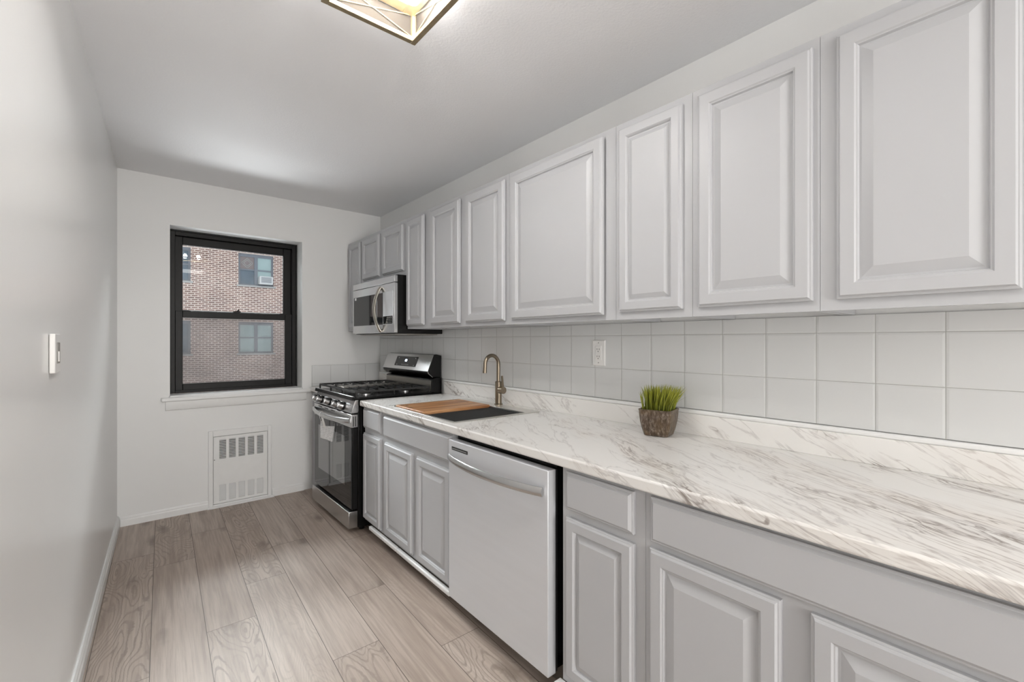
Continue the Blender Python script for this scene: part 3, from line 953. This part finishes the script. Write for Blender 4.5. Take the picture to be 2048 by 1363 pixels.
MB().tube([(-.100, -2.008, zc + .088), (-.100, -2.003, zc + .130), (-.100, -1.997, zc + .180)], .008, 12, rs=[(.0125, .006), (.0105, .005), (.0095, .004)]).build('lever', M['nickel'], hl, smooth=True)
MB().cyl((-.100, -2.006, zc + .092), (-.100, -2.014, zc + .092), .0215, 20).build('handle_cap', M['nickel'], fc, smooth=True)

# ------------------------------------------------------------------ potted grass
pt = root('potted_grass', 'artificial green grass in a mottled brown square pot on the worktop', 'potted plant', (-.130, -3.098, TOP + .0005), rot=math.radians(14))
bz = TOP + .0005
def squircle(hw, z, cx=-.130, cy=-3.098, n=8, e=11):
    out = []
    for k in range(4 * n):
        q = 2 * math.pi * (k + .5) / (4 * n)
        c, s = math.cos(q), math.sin(q)
        r_ = hw / ((abs(c) ** e + abs(s) ** e) ** (1 / e))
        out.append((cx + r_ * c, cy + r_ * s, z))
    return out
prof = [(.046, 0), (.050, .002), (.058, .030), (.064, .060), (.067, .090), (.0675, .103), (.0690, .107), (.0690, .112), (.0625, .112), (.0620, .100), (.060, .088)]
vs = []; n4 = 32
for hw, z in prof: vs += squircle(hw, bz + z)
fs = [tuple(range(n4 - 1, -1, -1))]
for i in range(len(prof) - 1):
    for k in range(n4):
        l = (k + 1) % n4
        fs.append((i * n4 + k, i * n4 + l, (i + 1) * n4 + l, (i + 1) * n4 + k))
MB().add(vs, fs).build('pot', M['pot'], pt, smooth=True)
vs = squircle(.0605, bz + .094)
MB().add(vs, [tuple(range(n4))]).build('soil', M['dark_brown'], pt)
m = MB(); tints = []
rg = random.Random(3)
for k in range(520):
    u, v = rg.uniform(-1, 1), rg.uniform(-1, 1)
    bx, by = -.130 + u * .056, -3.098 + v * .056
    hgt = rg.uniform(.088, .124) * (1 - .06 * (u * u + v * v))
    lean = Vector((u * .020 + rg.gauss(-.002, .007), v * .026 - .013 + rg.gauss(0, .009), 0))
    if rg.random() < .03: lean *= 2.2
    wdt = rg.uniform(.0014, .0026)
    q = rg.uniform(0, math.pi); dx, dy = math.cos(q) * wdt, math.sin(q) * wdt
    z0 = bz + .094
    n0 = len(m.v)
    for s_, ws in ((0, 1), (.4, 1), (.75, .8), (1.0, .12)):
        p = Vector((bx, by, z0)) + lean * (s_ ** 1.7) + Vector((0, 0, hgt * s_))
        m.v += [(p.x - dx * ws, p.y - dy * ws, p.z), (p.x + dx * ws, p.y + dy * ws, p.z)]
    for i in range(3):
        m.f.append((n0 + 2 * i, n0 + 2 * i + 1, n0 + 2 * i + 3, n0 + 2 * i + 2))
    base_t = rg.uniform(.1, .75)
    for i, s_ in enumerate((0, .4, .75, 1)):
        tints += [min(1, base_t * .7 + .35 * s_)] * 2
go = m.build('grass_blades', M['grass'], pt)
at = go.data.attributes.new('tint', 'FLOAT', 'POINT'); at.data.foreach_set('value', tints)

# ------------------------------------------------------------------ outlet and switch
ou = root('wall_outlet', 'white double power outlet on the tiles left of the potted grass', 'outlet', (-.009, -2.681, 1.165))
MB().loft(-2.640, -2.722, 1.166, 1.297, [(0, 0), (0, .004), (.004, .0065)], -.0095).build('cover_plate', M['plastic'], ou)
MB().loft(-2.662, -2.700, 1.196, 1.267, [(0, 0), (0, .002), (.001, .0028)], -.016).build('receptacle', M['plastic'], ou)
m = MB()
for z in (1.250, 1.213):
    for yy in (-2.674, -2.688):
        m.box(-.0190, -.0186, yy + .0012, yy - .0012, z - .004, z + .005)
    m.cyl((-.0186, -2.681, z - .011), (-.0190, -2.681, z - .011), .0026, 10)
m.build('socket_slots', M['slot'], ou)
for z in (1.283, 1.181):
    MB().cyl((-.016, -2.681, z), (-.0172, -2.681, z), .0026, 10).build('screw', M['plastic_grey'], ou)

ysw = -2.262
sw = root('light_switch', 'white dimmer switch plate on the left wall', 'switch', (XL(ysw), ysw, 1.200), rot=-math.atan(0.0484))
def swbox(name, a, d0, d1, hw, z0, z1, mat, bev=0.0, par=None):
    xw = XL(ysw)
    return MB().box(xw + d0, xw + d1, ysw + a - hw, ysw + a + hw, z0, z1).build(name, mat, par or sw, bevel=bev)
pl = swbox('cover_plate', 0, .001, .014, .042, 1.198, 1.314, M['plastic'], .003)
swbox('rocker', 0, .014, .0165, .017, 1.226, 1.288, M['plastic_grey'], .001)
swbox('slider', -.012, .0165, .019, .003, 1.232, 1.262, M['plastic'], .0005)

# ------------------------------------------------------------------ dishwasher
dw = root('dishwasher', 'stainless steel dishwasher with bowed bar handle under the worktop', 'dishwasher', (.3, -2.67, 0), run=True)
dy0, dy1 = -2.332, -3.012
MB().box(0.050, 0.62, dy0 - .004, dy1 + .004, 0.095, 0.838).build('tub', M['black'], dw)
MB().box(0.0, 0.040, dy0, dy1, 0.083, 0.826).build('door', M['steel_soft'], dw, bevel=0.0025)
MB().box(0.0405, 0.050, dy0 - .002, dy1 + .002, 0.088, 0.822).build('door_gasket', M['black_matte'], dw)
MB().box(0.10, 0.112, dy0, dy1, 0.0, 0.094).build('toe_kick', M['dark_brown'], dw)
for y in (dy0 - .04, dy1 + .04):
    for x in (.14, .56):
        MB().cyl((x, y, 0), (x, y, .096), .014, 12).build('foot', M['black'], dw)
m = MB()
pts = []; rs = []
nn = 22
for k in range(nn + 1):
    s_ = k / nn
    y = dy0 - .018 + (dy1 - dy0 + .036) * s_
    bow = math.sin(math.pi * s_) ** 0.8 if 0 < s_ < 1 else 0
    pts.append((-.010 - .046 * bow, y, .748)); rs.append((.009, .0175))
m.tube(pts, .01, 12, rs=rs)
m.build('handle', M['steel'], dw, smooth=True)
MB().box(-.0012, -.0002, -2.360, -2.494, .783, .798).build('vent_slot', M['slot'], dw)
MB().box(-.002, -.0013, -2.364, -2.488, .7875, .7925).build('vent_louver', M['steel'], dw)

# ------------------------------------------------------------------ gas range
gr = root('gas_range', 'stainless and black gas range between the far wall and the cabinets', 'stove', (-.36, -.763, 0))
ry0, ry1 = -.366, -1.160
MB().box(-.675, -.020, ry0, ry1, 0.030, 0.895).build('body', M['black'], gr, bevel=.003)
for i in range(3):
    x = -.655 + i * .030
    MB().box(x, x + .010, ry1 - .004, ry1, .10, .84).build('side_rib', M['black'], gr, bevel=.0015)
for x in (-.63, -.10):
    for y in (ry0 - .05, ry1 + .05):
        MB().cyl((x, y, 0), (x, y, .032), .018, 14).build('foot', M['black'], gr)
# drawer
MB().box(-.738, -.676, ry0 - .002, ry1 + .002, 0.034, 0.146).build('storage_drawer', M['steel'], gr, bevel=.003)
# oven door
od = MB().box(-.712, -.676, ry0 - .002, ry1 + .002, 0.158, 0.795).build('oven_door', M['black'], gr, bevel=.003)
MB().box(-.720, -.7125, ry0 - .004, ry1 + .004, 0.162, 0.708).build('oven_glass', M['oven_glass'], od, bevel=.002)
MB().box(-.7212, -.7202, -.470, -1.040, 0.300, 0.640).build('oven_window', M['oven_window'], od)
dt = MB().box(-.722, -.676, ry0 - .001, ry1 - .0005, 0.709, 0.797).build('door_trim', M['steel'], od, bevel=.003)
for x in (-.710, -.696):
    MB().box(x, x + .006, ry1 - .0008, ry1 - .0015, .718, .785).build('trim_slot', M['slot'], od)
m = MB()
pts = []; rs = []
for k in range(nn + 1):
    s_ = k / nn
    y = ry0 - .012 + (ry1 - ry0 + .030) * s_
    bow = math.sin(math.pi * s_) ** 0.7 if 0 < s_ < 1 else 0
    pts.append((-.728 - .042 * bow, y, .756 - .010 * math.sin(math.pi * s_))); rs.append((.010, .017))
m.tube(pts, .01, 12, rs=rs)
m.build('oven_handle', M['steel'], od, smooth=True)
for y0_, y1_ in ((-.48, -.56), (-.62, -.70), (-.76, -.84)):
    MB().box(-.7232, -.7222, y0_, y1_, .782, .788).build('vent_slot', M['slot'], od)
# control panel, leaning back
cp_prof = [(-.722, .806), (-.676, .806), (-.640, .893), (-.694, .893)]
cp = MB().prism(cp_prof, ry0 - .0, ry1 + .0, 'y').build('control_panel', M['steel'], gr, bevel=.003)
nrm = Vector((-.087, 0, .028)).normalized()
for yk in (-.425, -.525, -.700, -.868, -.985):
    c = Vector((-.710, yk, .838))
    kb = MB().cyl(c + nrm * .001, c + nrm * .010, .030, 22).build('knob_bezel', M['black'], gr, smooth=True)
    MB().cyl(c + nrm * .010, c + nrm * .040, .0255, 20, r1=.0225).build('knob', M['steel'], kb, smooth=True)
    MB().tube([c + nrm * .0425 + Vector((0, 0, -.014)), c + nrm * .0425 + Vector((0, 0, .014))], .004, 6).build('knob_grip', M['steel'], kb)
# cooktop
m = MB()
m.box(-.706, -.085, ry0 + .000, ry1 - .000, .8955, .910)
m.build('cooktop', M['black'], gr, bevel=.004)
MB().prism([(-.7185, .892), (-.7065, .892), (-.7065, .916), (-.7125, .916)], ry0, ry1, 'y').build('cooktop_front_trim', M['black'], gr, bevel=.002)
MB().box(-.7145, -.700, ry0, ry1, .9165, .919).build('cooktop_edge', M['steel'], gr, bevel=.001)
# burners
for bxp, byp, br in ((-.56, -.53, .045), (-.56, -1.00, .052), (-.25, -.53, .040), (-.25, -1.00, .045), (-.405, -.763, .042)):
    bn = MB().lathe((bxp, byp, .9105), [(br, 0), (br, .007), (br * .8, .010)]).build('burner', M['steel'], gr, smooth=True)
    MB().lathe((bxp, byp, .921), [(br * .78, 0), (br * .82, .004), (br * .6, .008)]).build('burner_cap', M['black_matte'], bn, smooth=True)
# grates: left, centre, right
def bar(m, a, b, wd=.0065, hh=.009):
    m.tube([a, b], .005, 4, rs=[(wd, hh), (wd, hh)])
gz = .944
for (ga, gb) in ((-.385, -.640), (-.646, -.880), (-.886, -1.140)):
    m = MB()
    x0, x1 = -.682, -.125
    bar(m, (x0, ga, gz), (x0, gb, gz)); bar(m, (x1, ga, gz), (x1, gb, gz))
    bar(m, (x0, ga, gz), (x1, ga, gz)); bar(m, (x0, gb, gz), (x1, gb, gz))
    for k in range(1, 8):
        x = x0 + (x1 - x0) * k / 8
        ins = (ga - gb) * .40
        bar(m, (x, ga, gz), (x, ga - ins * .6, gz + .004)); bar(m, (x, ga - ins * .6, gz + .004), (x, ga - ins, gz + .004))
        bar(m, (x, gb, gz), (x, gb + ins * .6, gz + .004)); bar(m, (x, gb + ins * .6, gz + .004), (x, gb + ins, gz + .004))
    bar(m, ((x0 + x1) / 2, ga, gz), ((x0 + x1) / 2, gb, gz))
    for x in (x0, x1, (x0 + x1) / 2):
        for y in (ga, gb):
            m.tube([(x, y, .910), (x, y, gz)], .006, 6)
    m.build('grate', M['black_matte'], gr)
MB().box(-.655, -.150, -.692, -.834, .9465, .953).build('griddle_plate', M['steel_dark'], gr, bevel=.002)
# backguard
m = MB().prism([(-.020, .895), (-.110, .895), (-.104, 1.000), (-.070, 1.012), (-.020, 1.012)], ry0, ry1, 'y')
bgd = m.build('backguard', M['black'], gr, bevel=.002)
MB().prism([(-.1105, .912), (-.1125, .912), (-.1075, .992), (-.1050, .992)], ry0 - .01, ry1 + .012, 'y').build('backguard_panel', M['steel_dark'], bgd)
m = MB().prism([(-.020, 1.0125), (-.100, 1.018), (-.136, 1.048), (-.139, 1.062), (-.088, 1.186), (-.062, 1.190), (-.020, 1.180)], ry0 - .006, ry1 + .006, 'y')
con = m.build('console', M['black'], gr, bevel=.002)
MB().prism([(-.0885, 1.1872), (-.0905, 1.186), (-.1412, 1.0625), (-.1392, 1.0615)], ry0 - .004, ry1 + .004, 'y').build('console_face', M['steel'], con)
for yy in (ry0, ry1):
    MB().prism([(-.1395, 1.061), (-.1420, 1.0605), (-.1385, 1.046), (-.103, 1.0165), (-.100, 1.0175), (-.136, 1.047)], yy - .004, yy + .004, 'y').build('console_end_cap', M['steel'], con)
# display on the sloping face
s0 = Vector((-.0905, 0, 1.186)); s1 = Vector((-.1412, 0, 1.0625))
nd_ = Vector((-(1.186 - 1.0625), 0, (.1412 - .0905))).normalized()
def on_face(t, y, lift): p = s0 + (s1 - s0) * t + nd_ * lift; return (p.x, y, p.z)
def face_quad(y0_, y1_, t0, t1, lift, th=.0006):
    v = [on_face(t1, y0_, lift), on_face(t1, y1_, lift), on_face(t0, y1_, lift), on_face(t0, y0_, lift)]
    v2 = [on_face(t1, y0_, lift + th), on_face(t1, y1_, lift + th), on_face(t0, y1_, lift + th), on_face(t0, y0_, lift + th)]
    return v + v2, [(0, 1, 2, 3), (7, 6, 5, 4), (0, 4, 5, 1), (1, 5, 6, 2), (2, 6, 7, 3), (3, 7, 4, 0)]
dsp = MB().add(*face_quad(-.575, -.945, .17, .80, .0008)).build('display', M['black_glass'], gr)
m = MB()
for k in range(3):
    m.add(*face_quad(-.742 - k * .012, -.750 - k * .012, .36, .50, .0016, .0003))
m.build('display_digits', M['digits'], dsp)
keys = [(-.70 - k * .022, -.706 - k * .022, .68, .715) for k in range(6)]
keys += [(a_, b_, t, t + .04) for t in (.26, .70) for a_, b_ in ((-.615, -.622), (-.905, -.912))]
for q_ in keys:
    MB().add(*face_quad(*q_, .0016, .0003)).build('display_key', M['plastic'], dsp)
# hanging tag on the oven handle
tg = root('hang_tag', 'white printed paper tag hanging from the oven door handle', 'tag', (-.778, -.72, .565))
cr = [(-.7750, -.690, .672), (-.7755, -.697, .700), (-.7735, -.715, .703), (-.7680, -.725, .668), (-.7280, -.852, .677), (-.7300, -.812, .560), (-.7750, -.690, .577)]
n_ = len(cr)
MB().add(cr + [(x + .0012, y + .0004, z) for x, y, z in cr],
         [tuple(range(n_)), tuple(range(2 * n_ - 1, n_ - 1, -1))] + [(i, (i + 1) % n_, (i + 1) % n_ + n_, i + n_) for i in range(n_)]).build('card', M['paper'], tg)
MB().tube([(-.7735, -.706, .695), (-.785, -.712, .725), (-.7905, -.716, .756), (-.780, -.718, .774), (-.766, -.719, .772)], .0012, 6).build('string', M['plastic'], tg)
MB().add([(-.7740, -.755, .662), (-.7660, -.790, .660), (-.7860, -.790, .735), (-.7900, -.755, .738), (-.7732, -.755, .662), (-.7652, -.790, .660), (-.7852, -.790, .735), (-.7892, -.755, .738)],
         [(0, 1, 2, 3), (7, 6, 5, 4), (0, 4, 5, 1), (1, 5, 6, 2), (2, 6, 7, 3), (3, 7, 4, 0)]).build('tape_strap', M['plastic'], tg)

# ------------------------------------------------------------------ microwave
mw = root('microwave', 'over-the-range stainless microwave mounted under the short two-door cabinet', 'microwave', (-.2, -.765, 1.345))
my0, my1, mz0, mz1 = -.378, -1.160, 1.352, 1.762
MB().box(-.385, -.012, my0 - .002, my1 + .002, mz0 - .006, mz1 + .010).build('case', M['black'], mw, bevel=.003)
MB().box(-.411, -.3855, my0, my1, 1.716, mz1 + .002).build('vent_strip', M['steel'], mw, bevel=.002)
md = MB().box(-.411, -.3855, my0, my1, mz0, 1.713).build('door', M['steel'], mw, bevel=.002)
MB().box(-.4125, -.4112, -.400, -.850, 1.416, 1.652).build('window', M['black_glass'], md)
MB().box(-.4125, -.4112, -.868, -.965, 1.416, 1.652).build('handle_panel', M['black_glass'], md)
MB().box(-.4133, -.4127, -.425, -.455, 1.628, 1.648).build('sticker', M['plastic'], md)
cpn = MB().box(-.4125, -.4112, -.972, -1.136, 1.416, 1.655).build('keypad', M['steel_soft'], mw)
MB().box(-.4132, -.4127, -.976, -1.134, 1.418, 1.475).build('keypad_dark_band', M['black_glass'], cpn)
for r_ in range(4):
    for c_ in range(3):
        MB().box(-.4136, -.4133, -1.040 - c_ * .032, -1.052 - c_ * .032, 1.425 + r_ * .012, 1.429 + r_ * .012).build('keypad_mark', M['plastic'], cpn)
pts = []
for k in range(21):
    s_ = k / 20
    pts.append((-.416 - .050 * math.sin(math.pi * s_) ** .85 if 0 < s_ < 1 else -.413, -.935 + .0 * s_, 1.695 - .333 * s_))
MB().tube(pts, .01, 12, rs=[(.017, .0115)] * 21).build('handle', M['handle_tan'], mw, smooth=True)
m = MB().box(-.36, -.03, my0 - .05, my1 + .05, mz0 - .014, mz0 - .006)
m.build('grease_filter', M['steel_dark'], mw)
MB().box(-.395, -.30, my0 - .12, my1 + .02, mz0 - .012, mz0 - .0065).build('light_lens', M['plastic_grey'], mw)

# ------------------------------------------------------------------ ceiling light
cl = root('ceiling_light', 'square aged-gold open-cage ceiling light with crossed wires', 'ceiling light', (-1.217, -2.824, 2.30))
lx1, ly1 = -1.049, -2.658
lx0, ly0 = lx1 - .335, ly1 - .335
zb0, zb1 = 2.382, 2.397
bw = .020
m = MB()
frame_rect(m, (lx0, lx1, ly1, ly0), (lx0 + bw, lx1 - bw, ly1 - bw, ly0 + bw), zb0, zb1)
m.build('lower_frame', M['gold'], cl, bevel=.0015)
m = MB()
i_ = .010
frame_rect(m, (lx0 + i_, lx1 - i_, ly1 - i_, ly0 + i_), (lx0 + i_ + .045, lx1 - i_ - .045, ly1 - i_ - .045, ly0 + i_ + .045), H - .018, H - .001)
m.build('upper_frame', M['gold'], cl, bevel=.0015)
m = MB()
m.box(lx0 + .055, lx1 - .055, ly1 - .055, ly0 + .055, H - .012, H - .004)
m.build('reflector_plate', M['trim'], cl)
for sx_ in (lx0 + .001, lx1 - .001 - .018):
    for sy_ in (ly0 + .001, ly1 - .001 - .018):
        MB().box(sx_, sx_ + .018, sy_, sy_ + .018, zb1, H - .002).build('corner_post', M['gold'], cl, bevel=.001)
a0, a1, c0, c1 = lx0 + .012, lx1 - .012, ly0 + .012, ly1 - .012
zt_, zl_ = H - .012, zb1 + .002
for p, q in (((a0, c1), (a1, c1)), ((a1, c1), (a1, c0)), ((a1, c0), (a0, c0)), ((a0, c0), (a0, c1))):
    MB().tube([(p[0], p[1], zl_), (q[0], q[1], zt_)], .0021, 6).build('cross_wire', M['gold'], cl)
    MB().tube([(p[0], p[1], zt_), (q[0], q[1], zl_)], .0021, 6).build('cross_wire', M['gold'], cl)
for (xa, xb, ya, yb) in ((a0 + .008, a1 - .008, c1 + .005, c1 + .0055), (a0 + .008, a1 - .008, c0 - .0055, c0 - .005),
                         (a0 - .0055, a0 - .005, c0 + .008, c1 - .008), (a1 + .005, a1 + .0055, c0 + .008, c1 - .008)):
    MB().box(xa, xb, ya, yb, zb1 + .001, H - .019).build('mesh_panel', M['lamp_mesh'], cl)
for bxp in (-1.290, -1.144):
    bb_ = MB().cyl((bxp, -2.824, H - .012), (bxp, -2.824, H - .036), .016, 16).build('bulb_socket', M['gold'], cl, smooth=True)
    bl = MB().lathe((bxp, -2.824, H - .094), [(.002, 0), (.018, .004), (.026, .018), (.025, .032), (.015, .048), (.012, .058)]).build('bulb', M['bulb'], cl, smooth=True)

# ------------------------------------------------------------------ building across the yard
ap_ = root('apartment_building', 'red brick apartment building seen through the window', 'building', (2.0, 16.9, -6.0))
D = 16.5
cols_x = [(-1.35, -0.115), (1.429, 2.690), (5.2, 6.46), (8.9, 10.16), (-5.1, -3.85)]
rows_z = [(-4.70, -3.44), (-1.95, -0.69), (0.805, 2.055), (3.530, 4.800), (6.28, 7.54), (9.0, 10.26)]
rows_z = rows_z[1:]
xs = sorted({-9.0, 13.0} | {v for c in cols_x for v in c}); zs = sorted({-6.0, 11.2} | {v for c in rows_z for v in c})
m = MB()
for i in range(len(xs) - 1):
    for j in range(len(zs) - 1):
        cx_, cz_ = (xs[i] + xs[i + 1]) / 2, (zs[j] + zs[j + 1]) / 2
        if any(a < cx_ < b for a, b in cols_x) and any(a < cz_ < b for a, b in rows_z): continue
        m.add([(xs[i], D, zs[j]), (xs[i + 1], D, zs[j]), (xs[i + 1], D, zs[j + 1]), (xs[i], D, zs[j + 1])], [(0, 1, 2, 3)])
for (a, b) in cols_x:
    for (c, d) in rows_z:
        for p, q in (((a, c), (b, c)), ((b, c), (b, d)), ((b, d), (a, d)), ((a, d), (a, c))):
            m.add([(p[0], D, p[1]), (q[0], D, q[1]), (q[0], D + .25, q[1]), (p[0], D + .25, p[1])], [(0, 1, 2, 3)])
m.add([(-9, D, -6), (-9, D + 5, -6), (-9, D + 5, 11.2), (-9, D, 11.2), (13, D, -6), (13, D + 5, -6), (13, D + 5, 11.2), (13, D, 11.2)],
      [(0, 1, 2, 3), (7, 6, 5, 4), (1, 5, 6, 2), (3, 2, 6, 7), (0, 4, 5, 1)])
m.build('brick_wall', M['brick'], ap_)
for ci, (a, b) in enumerate(cols_x):
    for ri, (c, d) in enumerate(rows_z):
        y = D + .09
        mid = (a + b) / 2
        m = MB()
        m.box(a, a + .07, y, y + .06, c, d); m.box(b - .07, b, y, y + .06, c, d)
        m.box(a + .07, b - .07, y, y + .06, d - .12, d); m.box(a + .07, b - .07, y, y + .06, c, c + .06)
        m.box(mid - .06, mid + .06, y - .01, y + .06, c + .06, d - .12)
        zr = c + (d - c) * .50
        for x0_, x1_ in ((a + .07, mid - .06), (mid + .06, b - .07)):
            m.box(x0_, x1_, y, y + .05, zr - .025, zr + .025)
        wf = m.build('window_frame', M['win_grey'], ap_)
        MB().box(a - .06, b + .06, D - .06, D + .09, c - .07, c).build('stone_sill', M['stone_sill'], wf)
        for k, (x0_, x1_) in enumerate(((a + .07, mid - .06), (mid + .06, b - .07))):
            for h_, (z0_, z1_) in enumerate(((c + .06, zr - .025), (zr + .025, d - .12))):
                if ci == 1 and ri == 2 and k == 0:
                    mt = M['win_dark'] if h_ == 0 else M['curtain']
                elif ci == 0:
                    mt = M['win_dark']
                else:
                    mt = M['blind']
                MB().box(x0_, x1_, y + .035, y + .045, z0_, z1_).build('blind' if mt is M['blind'] else ('curtain' if mt is M['curtain'] else 'pane'), mt, wf)
        if ci == 1 and ri == 2:
            m = MB()
            cx_, cz_ = (a + .07 + mid - .06) / 2, (zr + d - .1) / 2
            for q in (0, 90, 180, 270):
                for off in (.13, .20):
                    an = math.radians(q)
                    p0 = Vector((off, 0, 0)); p1 = Vector((0, 0, off))
                    R_ = Matrix.Rotation(an, 3, 'Y')
                    A_, B_ = R_ @ p0, R_ @ p1
                    m.tube([(cx_ + A_.x, y + .03, cz_ + A_.z), (cx_ + B_.x, y + .03, cz_ + B_.z)], .012, 5)
            m.build('curtain_lace', M['stone_sill'], wf)
ac = root('air_conditioner', 'white air conditioner sitting in the upper window of the brick building', 'air conditioner', (2.37, D, 3.60))
MB().box(2.14, 2.62, D - .22, D + .11, 3.595, 3.91).build('case', M['ac_white'], ac, bevel=.01)
MB().box(2.19, 2.57, D - .226, D - .2205, 3.65, 3.87).build('grille', M['win_grey'], ac)
m = MB()
for k in range(6):
    m.box(2.19, 2.57, D - .232, D - .2265, 3.66 + k * .035, 3.672 + k * .035)
m.build('louvers', M['ac_white'], ac)
